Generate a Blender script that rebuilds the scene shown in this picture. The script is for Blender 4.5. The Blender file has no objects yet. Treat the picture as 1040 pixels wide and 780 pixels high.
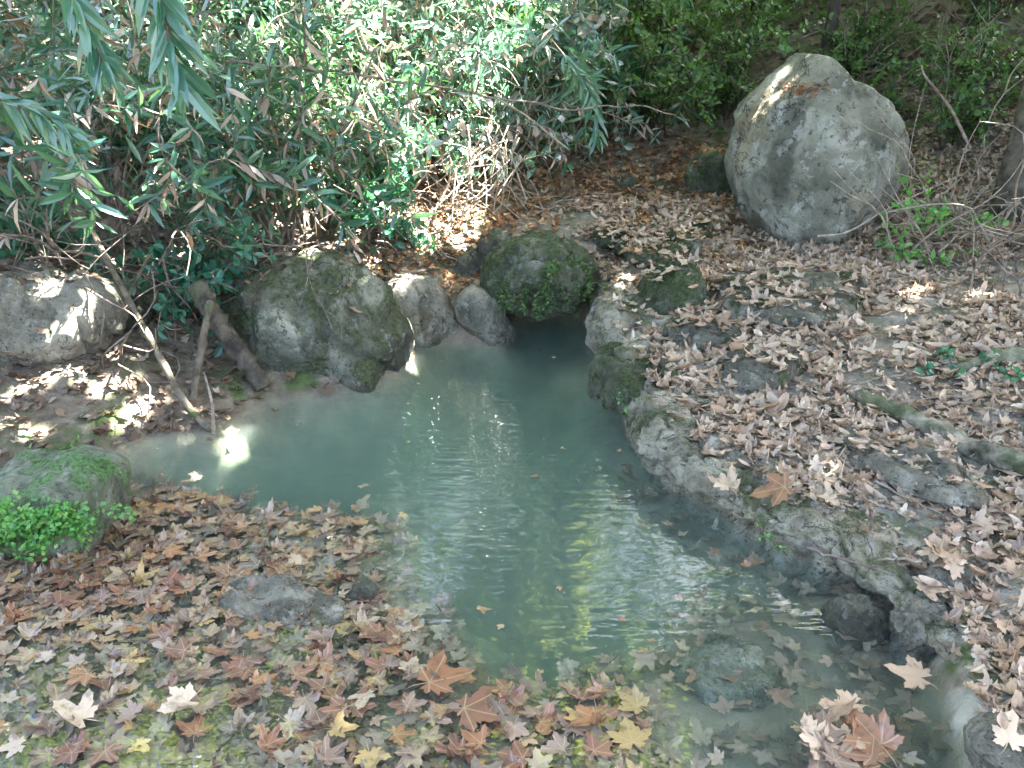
import bpy, bmesh, math, random
import numpy as np
from mathutils import Vector

random.seed(7)
RNG = np.random.default_rng(7)
S = bpy.context.scene
COL = S.collection
R = math.radians

# ------------------------------------------------------------------ camera
CAM_H, PITCH, HFOV = 1.55, 22.0, 62.0
cam_d = bpy.data.cameras.new('camera')
cam = bpy.data.objects.new('camera', cam_d)
COL.objects.link(cam)
cam.location = (0, 0, CAM_H)
cam.rotation_euler = (R(90 - PITCH), 0, 0)
cam_d.sensor_fit = 'HORIZONTAL'
cam_d.angle = R(HFOV)
cam_d.clip_start = 0.05
cam_d.clip_end = 500
S.camera = cam

# ------------------------------------------------------------------ sky and sun
SUN = np.array((0.38, 0.26, 0.88)); SUN = SUN / np.linalg.norm(SUN)
SUN_EL = math.asin(SUN[2])
SUN_AZ = math.atan2(SUN[0], SUN[1])          # from +Y towards +X
w = bpy.data.worlds.new('World')
S.world = w
w.use_nodes = True
nt = w.node_tree
sky = nt.nodes.new('ShaderNodeTexSky')
sky.sky_type = 'NISHITA'
sky.sun_disc = False
sky.sun_elevation = SUN_EL
sky.sun_rotation = SUN_AZ
sky.air_density = 0.9
sky.dust_density = 5.0
sky.ozone_density = 0.8
nt.links.new(sky.outputs[0], nt.nodes['Background'].inputs[0])
nt.nodes['Background'].inputs[1].default_value = 0.06
sun_d = bpy.data.lights.new('sun', 'SUN')
sun_d.energy = 5.0
sun_d.angle = R(0.5)
sun_d.color = (1.0, 0.97, 0.93)
sun = bpy.data.objects.new('sun', sun_d)
COL.objects.link(sun)
sun.rotation_euler = Vector(SUN).to_track_quat('Z', 'Y').to_euler()
sun.location = (3, 6, 12)

S.view_settings.view_transform = 'Standard'
S.view_settings.look = 'None'
S.view_settings.exposure = 5.1
S.view_settings.gamma = 1.0
S.view_settings.use_curve_mapping = False
try:
    S.cycles.use_denoising = True
    S.cycles.denoiser = 'OPENIMAGEDENOISE'
    S.cycles.max_bounces = 8
    S.cycles.diffuse_bounces = 4
    S.cycles.glossy_bounces = 3
    S.cycles.transmission_bounces = 4
    S.cycles.volume_bounces = 2
    S.cycles.transparent_max_bounces = 8
    S.cycles.sample_clamp_indirect = 6.0
    S.cycles.caustics_reflective = False
    S.cycles.caustics_refractive = False
except Exception:
    pass

# ------------------------------------------------------------------ picture <-> place (photo pixels, 1040 wide)
FPX = 520 / math.tan(R(HFOV / 2))
cp, sp = math.cos(R(PITCH)), math.sin(R(PITCH))

def ray(px, py):
    u = (px - 520) / FPX
    v = (390 - py) / FPX
    return np.array((u, cp + v * sp, -sp + v * cp))

def W(px, py, z=0.0):
    d = ray(px, py)
    t = (z - CAM_H) / d[2]
    return np.array((d[0] * t, d[1] * t, z))

def WY(px, py, Y):
    d = ray(px, py)
    t = Y / d[1]
    return np.array((d[0] * t, Y, CAM_H + d[2] * t))

def project(P):
    P = np.atleast_2d(P)
    x = P[:, 0]; y = P[:, 1]; z = P[:, 2] - CAM_H
    dep = y * cp - z * sp
    up = y * sp + z * cp
    dep2 = np.where(dep > 0.05, dep, 0.05)
    return 520 + FPX * x / dep2, 390 - FPX * up / dep2, dep

# ------------------------------------------------------------------ noise
def _hash(ix, iy, iz, seed):
    h = (ix * 374761393 + iy * 668265263 + iz * 2147483647 + seed * 144665) & 0xFFFFFFFF
    h = ((h ^ (h >> 13)) * 1274126177) & 0xFFFFFFFF
    h = ((h ^ (h >> 16)) * 2246822519) & 0xFFFFFFFF
    return ((h ^ (h >> 15)) & 0xFFFF) / 65535.0

def vnoise(P, seed=0):
    P = np.asarray(P, dtype=float)
    i = np.floor(P).astype(np.int64)
    f = P - i
    u = f * f * f * (f * (f * 6 - 15) + 10)
    r = 0
    for dx in (0, 1):
        wx = u[:, 0] if dx else 1 - u[:, 0]
        for dy in (0, 1):
            wy = u[:, 1] if dy else 1 - u[:, 1]
            for dz in (0, 1):
                wz = u[:, 2] if dz else 1 - u[:, 2]
                r = r + wx * wy * wz * _hash(i[:, 0] + dx, i[:, 1] + dy, i[:, 2] + dz, seed)
    return r * 2 - 1

def fbm(P, octaves=4, seed=0, gain=0.5):
    P = np.asarray(P, dtype=float)
    a, s, r = 1.0, 0.0, 0
    for k in range(octaves):
        r = r + a * vnoise(P * (2.03 ** k) + 17.3 * k, seed + k)
        s += a
        a *= gain
    return r / s

def fbm2(x, y, sc, octaves=4, seed=0):
    return fbm(np.stack([x * sc, y * sc, np.full_like(x, 0.37)], 1), octaves, seed)

def worley(P, seed=0):
    """F1, F2 and a random value of the nearest cell"""
    P = np.asarray(P, dtype=float)
    i0 = np.floor(P).astype(np.int64)
    f1 = np.full(len(P), 9.0); f2 = np.full(len(P), 9.0); cid = np.zeros(len(P))
    for dx in (-1, 0, 1):
        for dy in (-1, 0, 1):
            for dz in (-1, 0, 1):
                c = i0 + np.array((dx, dy, dz))
                o = np.stack([_hash(c[:, 0], c[:, 1], c[:, 2], seed + q) for q in (11, 23, 37)], 1)
                d = np.linalg.norm(c + o - P, axis=1)
                h = _hash(c[:, 0], c[:, 1], c[:, 2], seed + 53)
                nearer = d < f1
                f2 = np.where(nearer, f1, np.minimum(f2, d)); cid = np.where(nearer, h, cid); f1 = np.where(nearer, d, f1)
    return f1, f2, cid

def blocky(P, scale, seed):
    """broken stone: blocks standing in or out, with cracks between them"""
    Q = P * scale + .35 * np.stack([fbm(P * scale * .9 + 5 * q, 3, seed + q) for q in (1, 2, 3)], 1)
    f1, f2, cid = worley(Q, seed)
    return (cid - .5) * sstep(0.0, .22, f2 - f1), 1 - sstep(0.0, .16, f2 - f1)

def sstep(a, b, x):
    t = np.clip((x - a) / (b - a), 0, 1)
    return t * t * (3 - 2 * t)

# ------------------------------------------------------------------ mesh helpers
def mesh_np(name, verts, faces, attrs=None, smooth=True):
    """verts (n,3); faces (m,3) or (m,4) int array"""
    verts = np.ascontiguousarray(verts, dtype=np.float32)
    faces = np.ascontiguousarray(faces, dtype=np.int32)
    me = bpy.data.meshes.new(name)
    n, (m, k) = len(verts), faces.shape
    me.vertices.add(n)
    me.vertices.foreach_set('co', verts.ravel())
    me.loops.add(m * k)
    me.loops.foreach_set('vertex_index', faces.ravel())
    me.polygons.add(m)
    me.polygons.foreach_set('loop_start', np.arange(0, m * k, k, dtype=np.int32))
    me.polygons.foreach_set('use_smooth', np.full(m, smooth, dtype=bool))
    for an, (typ, data) in (attrs or {}).items():
        at = me.attributes.new(an, typ, 'POINT')
        at.data.foreach_set('vector' if typ in ('FLOAT2', 'FLOAT_VECTOR') else 'value',
                            np.ascontiguousarray(data, dtype=np.float32).ravel())
    me.update(calc_edges=True)
    me.validate()
    return me

def obj(name, me, mat=None, parent=None, loc=None):
    o = bpy.data.objects.new(name, me)
    COL.objects.link(o)
    if mat is not None and not me.materials:
        me.materials.append(mat)
    if parent is not None:
        o.parent = parent
    if loc is not None:
        o.location = loc
    return o

def tag(o, label=None, cat=None, group=None, kind=None):
    if label: o['label'] = label
    if cat: o['category'] = cat
    if group: o['group'] = group
    if kind: o['kind'] = kind
    return o

def empty(name, loc):
    o = bpy.data.objects.new(name, None)
    o.empty_display_size = 0.1
    o.location = loc
    COL.objects.link(o)
    return o

def norm(v):
    v = np.asarray(v, dtype=float)
    return v / (np.linalg.norm(v, axis=-1, keepdims=True) + 1e-9)

class Geo:
    """collects triangles"""
    def __init__(self): self.v = []; self.f = []; self.n = 0
    def add(self, v, f):
        self.v.append(np.asarray(v, dtype=float)); self.f.append(np.asarray(f, dtype=np.int64) + self.n)
        base = self.n; self.n += len(v); return base
    def mesh(self, name, **k): return mesh_np(name, np.concatenate(self.v), np.concatenate(self.f), **k)

def tube_geo(pts, rad, sides=6, cap=True, wob=0.0, seed=0):
    pts = np.asarray(pts, dtype=float); n = len(pts)
    rad = np.broadcast_to(np.asarray(rad, dtype=float), (n,))
    tan = norm(np.gradient(pts, axis=0))
    up = np.array((0.13, 0.21, 0.97)); 
    if abs(tan[0] @ up) > 0.92: up = np.array((0.95, 0.2, 0.1))
    a = norm(np.cross(tan, up)); b = np.cross(tan, a)
    th = np.linspace(0, 2 * math.pi, sides, endpoint=False)
    r = rad[:, None] * np.ones((1, sides))
    if wob:
        rr = np.random.default_rng(seed)
        r = r * (1 + wob * rr.normal(size=r.shape))
    v = pts[:, None, :] + r[..., None] * (np.cos(th)[None, :, None] * a[:, None, :] + np.sin(th)[None, :, None] * b[:, None, :])
    v = v.reshape(-1, 3)
    f = []
    for i in range(n - 1):
        for j in range(sides):
            p, q = i * sides + j, i * sides + (j + 1) % sides
            f.append((p, q, q + sides)); f.append((p, q + sides, p + sides))
    if cap:
        v = np.concatenate([v, pts[:1], pts[-1:]])
        c0, c1 = n * sides, n * sides + 1
        for j in range(sides):
            f.append((c0, (j + 1) % sides, j))
            f.append((c1, (n - 1) * sides + j, (n - 1) * sides + (j + 1) % sides))
    return v, np.array(f)

def smooth_path(pts, n=24):
    pts = np.asarray(pts, dtype=float)
    m = len(pts)
    t = np.linspace(0, m - 1, n)
    P = np.concatenate([[2 * pts[0] - pts[1]], pts, [2 * pts[-1] - pts[-2]]])
    i = np.minimum(t.astype(int), m - 2); f = (t - i)[:, None]
    p0, p1, p2, p3 = P[i], P[i + 1], P[i + 2], P[i + 3]
    return 0.5 * (2 * p1 + (p2 - p0) * f + (2 * p0 - 5 * p1 + 4 * p2 - p3) * f ** 2 + (3 * p1 - p0 - 3 * p2 + p3) * f ** 3)

# ------------------------------------------------------------------ materials
class NT:
    def __init__(self, name):
        self.m = bpy.data.materials.new(name); self.m.use_nodes = True
        self.t = self.m.node_tree; self.t.nodes.clear()
        self.out = self.t.nodes.new('ShaderNodeOutputMaterial')
    def n(self, typ, **k):
        x = self.t.nodes.new(typ)
        for a, b in k.items(): setattr(x, a, b)
        return x
    def l(self, a, b): self.t.links.new(a, b)
    def math(self, op, a, b=None, clamp=False):
        x = self.n('ShaderNodeMath', operation=op, use_clamp=clamp)
        for i, q in enumerate((a, b)):
            if q is None: continue
            if isinstance(q, (int, float)): x.inputs[i].default_value = q
            else: self.l(q, x.inputs[i])
        return x.outputs[0]
    def noise(self, scale, detail=4, rough=0.55, vec=None, dist=0.0):
        x = self.n('ShaderNodeTexNoise')
        x.inputs['Scale'].default_value = scale; x.inputs['Detail'].default_value = detail
        x.inputs['Roughness'].default_value = rough; x.inputs['Distortion'].default_value = dist
        if vec is not None: self.l(vec, x.inputs['Vector'])
        return x.outputs[0]
    def ramp(self, fac, stops, interp='LINEAR'):
        x = self.n('ShaderNodeValToRGB'); e = x.color_ramp; e.interpolation = interp
        while len(e.elements) < len(stops): e.elements.new(0.5)
        for q, (p, c) in zip(e.elements, stops):
            q.position = p; q.color = tuple(c) + (1,) if len(c) == 3 else c
        self.l(fac, x.inputs[0]); return x.outputs[0]
    def mapr(self, v, a, b, c=0.0, d=1.0):
        x = self.n('ShaderNodeMapRange'); x.interpolation_type = 'SMOOTHSTEP'
        self.l(v, x.inputs[0])
        for i, q in zip((1, 2, 3, 4), (a, b, c, d)): x.inputs[i].default_value = q
        return x.outputs[0]
    def mix(self, fac, a, b):
        x = self.n('ShaderNodeMix', data_type='RGBA')
        for s, q in ((x.inputs[0], fac), (x.inputs[6], a), (x.inputs[7], b)):
            if isinstance(q, (int, float)): s.default_value = q
            elif isinstance(q, tuple): s.default_value = q + (1,)
            else: self.l(q, s)
        return x.outputs[2]
    def pos(self):
        return self.n('ShaderNodeNewGeometry').outputs['Position']
    def objc(self):
        return self.n('ShaderNodeTexCoord').outputs['Object']
    def attr(self, name):
        return self.n('ShaderNodeAttribute', attribute_name=name)
    def bump(self, h, strength=0.5, dist=0.02):
        x = self.n('ShaderNodeBump'); x.inputs['Strength'].default_value = strength
        x.inputs['Distance'].default_value = dist; self.l(h, x.inputs['Height']); return x.outputs[0]
    def principled(self, col, rough=0.8, normal=None, spec=0.3):
        x = self.n('ShaderNodeBsdfPrincipled')
        if isinstance(col, tuple): x.inputs['Base Color'].default_value = col + (1,)
        else: self.l(col, x.inputs['Base Color'])
        if isinstance(rough, (int, float)): x.inputs['Roughness'].default_value = rough
        else: self.l(rough, x.inputs['Roughness'])
        x.inputs['Specular IOR Level'].default_value = spec
        if normal is not None: self.l(normal, x.inputs['Normal'])
        return x.outputs[0]
    def surf(self, s): self.l(s, self.out.inputs['Surface']); return self.m

def rock_mat(name, light=(0.36, 0.36, 0.33), mid=(0.22, 0.22, 0.2), dark=(0.07, 0.075, 0.065), ochre=0.3, moss=0.4,
             mosscol=(0.05, 0.07, 0.022), lichen=0.35, scale=3.0, wet=False):
    k = NT(name)
    P = k.objc()
    n1 = k.noise(scale, 8, 0.68, P, 0.4)
    base = k.ramp(n1, [(0.30, dark), (0.43, tuple(0.5 * (a + b) for a, b in zip(mid, dark))), (0.52, mid), (0.62, light)])
    # long stains running down
    mp = k.n('ShaderNodeMapping'); k.l(P, mp.inputs[0]); mp.inputs['Scale'].default_value = (1.0, 1.0, 0.28)
    st = k.noise(scale * 2.0, 5, 0.6, mp.outputs[0])
    base = k.mix(k.mapr(st, 0.52, 0.64, 0, 0.72), base, tuple(c * 0.8 for c in dark))
    n2 = k.noise(scale * 0.8, 4, 0.6, P)
    oc = k.mapr(n2, 0.50, 0.64, 0, ochre)
    base = k.mix(oc, base, (0.27, 0.20, 0.11))
    n3 = k.noise(scale * 5, 5, 0.7, P)
    n3b = k.noise(scale * 1.3, 2, 0.5, P)
    li = k.math('MULTIPLY', k.mapr(n3, 0.55, 0.61), k.mapr(n3b, 0.42, 0.56, 0, lichen))
    base = k.mix(li, base, (0.56, 0.57, 0.52))
    n4 = k.noise(scale * 12, 5, 0.78, P)
    base = k.mix(k.mapr(n4, 0.45, 0.36, 0, 0.75), base, (0.03, 0.032, 0.026))
    cr = k.math('ABSOLUTE', k.math('SUBTRACT', k.noise(scale * 1.2, 6, 0.6, P, 0.6), 0.5))
    crm = k.math('MULTIPLY', k.mapr(cr, 0.014, 0.002), k.mapr(k.noise(scale * 0.9, 2, 0.5, P), 0.5, 0.58, 0, 0.8))
    base = k.mix(crm, base, (0.025, 0.024, 0.02))
    geo = k.n('ShaderNodeNewGeometry')
    sx = k.n('ShaderNodeSeparateXYZ'); k.l(geo.outputs['Normal'], sx.inputs[0])
    n5 = k.noise(scale * 1.4, 8, 0.72, P, 0.5)
    ms = k.math('ADD', n5, k.math('MULTIPLY', sx.outputs[2], 0.06))
    lo = 0.72 - 0.32 * moss
    msk = k.mapr(ms, lo, lo + 0.14, 0, 0.85)
    mc = k.mix(k.mapr(k.noise(scale * 14, 5, 0.7, P), 0.35, 0.65), tuple(c * 0.35 for c in mosscol), tuple(c * 1.6 for c in mosscol))
    base = k.mix(msk, base, mc)
    h = k.math('ADD', k.math('MULTIPLY', n4, 0.9), k.math('ADD', k.math('MULTIPLY', n1, 1.6), k.math('MULTIPLY', k.noise(scale * 30, 4, 0.75, P), 0.35)))
    return k.surf(k.principled(base, 0.28 if wet else 0.88, k.bump(h, 1.0, 0.05), 0.5 if wet else 0.2))

def leaf_mat(name, cols, rough=0.4, trans=0.3, transcol=None, mottle=None, vein=False, spec=0.5, wet=False):
    """cols: ramp of per-leaf colours picked by the point attribute tint (+ object random)"""
    k = NT(name)
    t = k.attr('tint').outputs['Fac']
    oi = k.n('ShaderNodeObjectInfo').outputs['Random']
    f = k.math('FRACT', k.math('ADD', t, oi))
    n = len(cols)
    base = k.ramp(f, [((i + 0.5) / n, c) for i, c in enumerate(cols)])
    if mottle:
        m = k.noise(mottle, 4, 0.65, k.pos())
        base = k.mix(k.mapr(m, 0.5, 0.66, 0, 0.55), base, (0.07, 0.045, 0.028))
    if vein:
        uv = k.attr('leafuv').outputs['Vector']
        sx = k.n('ShaderNodeSeparateXYZ'); k.l(uv, sx.inputs[0])
        ang = k.math('ARCTAN2', sx.outputs[0], sx.outputs[1])
        pp = k.math('PINGPONG', ang, R(26))
        r = k.math('SQRT', k.math('ADD', k.math('MULTIPLY', sx.outputs[0], sx.outputs[0]), k.math('MULTIPLY', sx.outputs[1], sx.outputs[1])))
        dist = k.math('MULTIPLY', pp, r)
        vm = k.mapr(dist, 0.022, 0.006, 0, 0.45)
        vm = k.math('MULTIPLY', vm, k.math('LESS_THAN', r, 0.9))
        base = k.mix(vm, base, (0.42, 0.32, 0.2))
    p = k.principled(base, rough, None, spec)
    tr = k.n('ShaderNodeBsdfTranslucent')
    if transcol is not None: tr.inputs['Color'].default_value = transcol + (1,)
    else: k.l(base, tr.inputs['Color'])
    mx = k.n('ShaderNodeMixShader'); mx.inputs[0].default_value = trans
    k.l(p, mx.inputs[1]); k.l(tr.outputs[0], mx.inputs[2])
    return k.surf(mx.outputs[0])

def bark_mat(name, a, b, scale=14, moss=0.0):
    k = NT(name)
    P = k.objc()
    n1 = k.noise(scale, 5, 0.65, P)
    base = k.ramp(n1, [(0.36, a), (0.62, b)])
    if moss:
        base = k.mix(k.mapr(k.noise(scale * 0.35, 5, 0.7, P), 0.62 - 0.2 * moss, 0.76 - 0.2 * moss, 0, .8), base, (0.055, 0.075, 0.03))
    return k.surf(k.principled(base, 0.85, k.bump(k.noise(scale * 2.5, 6, 0.75, P), 1.0, 0.02), 0.2))

M = {}
M['boulder'] = rock_mat('boulder_limestone', (0.43, 0.43, 0.35), (0.27, 0.27, 0.205), (0.08, 0.084, 0.06), 0.6, 0.42, (0.10, 0.11, 0.05), lichen=0.45, scale=2.1)
M['rock'] = rock_mat('grey_rock', (0.42, 0.405, 0.325), (0.25, 0.24, 0.18), (0.06, 0.062, 0.048), 0.35, 0.64, scale=4.5)
M['rock_moss'] = rock_mat('mossy_rock', (0.33, 0.34, 0.26), (0.17, 0.18, 0.12), (0.04, 0.046, 0.03), 0.25, 0.85, (0.055, 0.085, 0.026), scale=4.5)
M['rock_green'] = rock_mat('bright_moss_rock', (0.42, 0.44, 0.36), (0.26, 0.28, 0.2), (0.09, 0.1, 0.07), 0.1, 0.72, (0.10, 0.22, 0.06), scale=5)
M['rock_pale'] = rock_mat('pale_rock', (0.50, 0.48, 0.38), (0.35, 0.33, 0.255), (0.11, 0.105, 0.075), 0.25, 0.35, scale=5)
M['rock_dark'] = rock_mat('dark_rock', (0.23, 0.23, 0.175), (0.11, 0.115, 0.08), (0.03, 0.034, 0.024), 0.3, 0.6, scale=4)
M['rock_wet'] = rock_mat('wet_rock', (0.25, 0.245, 0.19), (0.12, 0.12, 0.085), (0.045, 0.048, 0.035), 0.1, 0.5, (0.04, 0.075, 0.03), scale=6, wet=True)

M['rock_sunk'] = rock_mat('sunken_rock', (0.42, 0.44, 0.36), (0.27, 0.30, 0.22), (0.13, 0.15, 0.10), 0.1, 0.6, (0.09, 0.12, 0.06), scale=6)
M['rock_slope'] = rock_mat('sloping_green_rock', (0.34, 0.345, 0.27), (0.19, 0.195, 0.14), (0.05, 0.054, 0.036), 0.3, 0.8, (0.06, 0.08, 0.03), scale=3.6)
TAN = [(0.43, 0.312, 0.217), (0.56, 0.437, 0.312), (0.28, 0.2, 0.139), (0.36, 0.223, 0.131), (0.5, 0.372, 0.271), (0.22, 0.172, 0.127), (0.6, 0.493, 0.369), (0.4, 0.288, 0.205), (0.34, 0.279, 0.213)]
ORANGE = [(0.36, 0.16, 0.055), (0.25, 0.11, 0.045), (0.42, 0.24, 0.10), (0.30, 0.13, 0.06), (0.19, 0.10, 0.05), (0.40, 0.28, 0.16)]
RAFT = [(0.28, 0.145, 0.07), (0.20, 0.105, 0.06), (0.31, 0.22, 0.13), (0.22, 0.115, 0.06), (0.11, 0.06, 0.05), (0.30, 0.23, 0.155), (0.17, 0.115, 0.08), (0.12, 0.10, 0.075), (0.26, 0.16, 0.075), (0.10, 0.085, 0.065)]
SUNK = [(0.14, 0.112, 0.078), (0.19, 0.16, 0.11), (0.11, 0.10, 0.075), (0.15, 0.10, 0.062), (0.21, 0.18, 0.125)]
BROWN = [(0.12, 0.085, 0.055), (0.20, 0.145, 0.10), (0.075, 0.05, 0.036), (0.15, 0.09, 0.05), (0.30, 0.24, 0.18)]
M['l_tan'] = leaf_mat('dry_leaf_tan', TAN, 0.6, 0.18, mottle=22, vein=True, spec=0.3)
M['l_orange'] = leaf_mat('dry_leaf_orange', ORANGE, 0.6, 0.18, mottle=22, vein=True, spec=0.3)
M['l_raft'] = leaf_mat('wet_leaf_mixed', RAFT, 0.24, 0.12, mottle=22, vein=True, spec=0.5)
M['l_sunk'] = leaf_mat('sunken_leaf', SUNK, 0.6, 0.05, mottle=18, spec=0.2)
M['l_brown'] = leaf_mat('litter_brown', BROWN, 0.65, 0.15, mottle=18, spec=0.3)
M['l_crumb'] = leaf_mat('leaf_crumb', [(0.30, 0.25, 0.20), (0.20, 0.165, 0.13), (0.42, 0.36, 0.30), (0.13, 0.105, 0.085), (0.26, 0.24, 0.21)], 0.7, 0.1, spec=0.2)
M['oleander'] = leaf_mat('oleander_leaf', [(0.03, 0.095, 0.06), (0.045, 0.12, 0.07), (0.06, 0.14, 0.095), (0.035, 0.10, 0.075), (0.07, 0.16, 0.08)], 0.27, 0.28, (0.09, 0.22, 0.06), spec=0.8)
M['green_sun_painted'] = leaf_mat('leaf_sun_painted', [(0.05, 0.13, 0.085), (0.10, 0.18, 0.125), (0.24, 0.28, 0.25), (0.04, 0.12, 0.08), (0.34, 0.34, 0.30), (0.06, 0.16, 0.07)], 0.24, 0.26, (0.10, 0.25, 0.12), spec=0.9)  # palest tones put sunlight on the leaves into their colour
M['small_dark'] = leaf_mat('small_dark_leaf', [(0.035, 0.085, 0.022), (0.05, 0.115, 0.03), (0.07, 0.14, 0.03), (0.03, 0.075, 0.025)], 0.42, 0.3, (0.12, 0.26, 0.03), spec=0.4)
M['teal_leaf'] = leaf_mat('teal_round_leaf', [(0.025, 0.105, 0.07), (0.035, 0.14, 0.085), (0.05, 0.16, 0.08)], 0.35, 0.3, (0.06, 0.28, 0.08), spec=0.5)
M['fresh'] = leaf_mat('fresh_green_leaf', [(0.07, 0.22, 0.045), (0.11, 0.30, 0.06), (0.05, 0.17, 0.05), (0.16, 0.30, 0.07)], 0.42, 0.32, (0.15, 0.40, 0.05), spec=0.4)
M['dryhang'] = leaf_mat('hanging_dry_leaf', [(0.27, 0.20, 0.15), (0.42, 0.33, 0.26), (0.19, 0.13, 0.10), (0.52, 0.44, 0.36), (0.32, 0.19, 0.10)], 0.6, 0.25, spec=0.3)
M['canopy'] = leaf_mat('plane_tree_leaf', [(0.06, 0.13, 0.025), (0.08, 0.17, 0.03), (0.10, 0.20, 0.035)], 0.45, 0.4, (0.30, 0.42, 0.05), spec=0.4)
M['canopy_sun_painted'] = leaf_mat('plane_tree_leaf_sun_painted', [(0.10, 0.19, 0.03), (0.14, 0.24, 0.04), (0.18, 0.28, 0.05)], 0.45, 0.55, (0.52, 0.60, 0.10), spec=0.4)  # brighter copy of the crown leaf, sunlight put into its colour
M['twig'] = bark_mat('twig_bark', (0.10, 0.075, 0.055), (0.30, 0.25, 0.2), 20)
M['twig_pale'] = bark_mat('pale_twig_bark', (0.2, 0.16, 0.115), (0.42, 0.36, 0.28), 20)
M['stick'] = bark_mat('stick_bark', (0.07, 0.058, 0.04), (0.19, 0.16, 0.115), 16, 0.6)
M['bark_grey'] = bark_mat('grey_bark', (0.13, 0.12, 0.1), (0.33, 0.31, 0.27), 9, 0.2)
M['bark_mid'] = bark_mat('brown_grey_bark', (0.03, 0.026, 0.02), (0.13, 0.11, 0.08), 11, 0.5)
M['bark_dark'] = bark_mat('dark_bark', (0.025, 0.022, 0.018), (0.07, 0.06, 0.05), 9)
M['log'] = bark_mat('weathered_log', (0.05, 0.045, 0.032), (0.33, 0.30, 0.22), 11, 0.85)
M['log_moss'] = bark_mat('mossy_log', (0.12, 0.11, 0.08), (0.28, 0.27, 0.2), 7, 1.2)

# ground: soil, weathered rock showing through, moss
k = NT('forest_ground')
P = k.pos()
n1 = k.noise(1.7, 6, 0.6, P)
n2 = k.noise(9, 5, 0.65, P)
soil = k.ramp(n2, [(0.3, (0.075, 0.058, 0.042)), (0.55, (0.17, 0.14, 0.10)), (0.75, (0.29, 0.245, 0.18))])
rk = k.ramp(k.noise(6, 6, 0.65, P), [(0.3, (0.15, 0.14, 0.105)), (0.5, (0.33, 0.31, 0.24)), (0.7, (0.48, 0.455, 0.37))])
stone = k.attr('stone').outputs['Fac']
base = k.mix(k.math('MULTIPLY', stone, k.mapr(k.noise(3.0, 5, 0.6, P), 0.36, 0.5)), soil, rk)
mo = k.math('MULTIPLY', k.mapr(k.noise(3.1, 5, 0.65, P), 0.48, 0.6), k.attr('moss').outputs['Fac'])
base = k.mix(mo, base, k.mix(k.noise(60, 3, 0.6, P), (0.025, 0.045, 0.012), (0.09, 0.13, 0.035)))
mud = k.ramp(k.noise(5, 5, 0.6, P), [(0.3, (0.16, 0.135, 0.09)), (0.7, (0.35, 0.30, 0.205))])
base = k.mix(k.attr('mud').outputs['Fac'], base, mud)
h = k.math('ADD', k.noise(28, 6, 0.7, P), k.math('MULTIPLY', n2, 1.3))
M['ground'] = k.surf(k.principled(base, 0.85, k.bump(h, 0.8, 0.03), 0.25))

# water: reflecting surface over a murky body
k = NT('pool_water')
P = k.pos()
mp = k.n('ShaderNodeMapping'); k.l(P, mp.inputs[0]); mp.inputs['Scale'].default_value = (0.38, 1.5, 1.0)
h = k.math('ADD', k.math('MULTIPLY', k.noise(20, 1.5, 0.5, mp.outputs[0]), 1.0), k.math('MULTIPLY', k.noise(5.5, 2, 0.5, P), 0.7))
sy = k.n('ShaderNodeSeparateXYZ'); k.l(P, sy.inputs[0])
calm = k.math('MULTIPLY', k.mapr(sy.outputs[1], 1.7, 2.7, 0.22, 1.0), k.mapr(k.noise(1.3, 3, 0.5, P), 0.35, 0.6, 0.45, 1.0))
h = k.math('MULTIPLY', h, calm)
nb = k.bump(h, 0.30, 0.010)
fr = k.n('ShaderNodeFresnel'); fr.inputs[0].default_value = 1.38; k.l(nb, fr.inputs['Normal'])
gl = k.n('ShaderNodeBsdfGlossy'); gl.inputs['Roughness'].default_value = 0.01; k.l(nb, gl.inputs['Normal'])
tp = k.n('ShaderNodeBsdfTransparent')
bf = k.n('ShaderNodeNewGeometry').outputs['Backfacing']
fac = k.math('MULTIPLY', fr.outputs[0], k.math('SUBTRACT', 1.0, bf))      # seen from below the surface lets light through
mx = k.n('ShaderNodeMixShader'); k.l(fac, mx.inputs[0]); k.l(tp.outputs[0], mx.inputs[1]); k.l(gl.outputs[0], mx.inputs[2])
M['water'] = k.surf(mx.outputs[0])
vs = k.n('ShaderNodeVolumeScatter'); vs.inputs['Color'].default_value = (0.72, 0.78, 0.71, 1)
vs.inputs['Density'].default_value = 1.1; vs.inputs['Anisotropy'].default_value = 0.2
va = k.n('ShaderNodeVolumeAbsorption'); va.inputs['Color'].default_value = (0.52, 0.70, 0.655, 1); va.inputs['Density'].default_value = 5.2
ad = k.n('ShaderNodeAddShader'); k.l(vs.outputs[0], ad.inputs[0]); k.l(va.outputs[0], ad.inputs[1])
k.l(ad.outputs[0], k.out.inputs['Volume'])

k = NT('falling_water')
nb = k.bump(k.noise(25, 3, 0.6, k.pos()), 0.6, 0.03)
gl = k.principled((0.75, 0.8, 0.82), 0.15, nb, 0.6)
tp = k.n('ShaderNodeBsdfTransparent')
mx = k.n('ShaderNodeMixShader'); mx.inputs[0].default_value = 0.5
k.l(tp.outputs[0], mx.inputs[1]); k.l(gl, mx.inputs[2])
M['fall'] = k.surf(mx.outputs[0])

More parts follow.
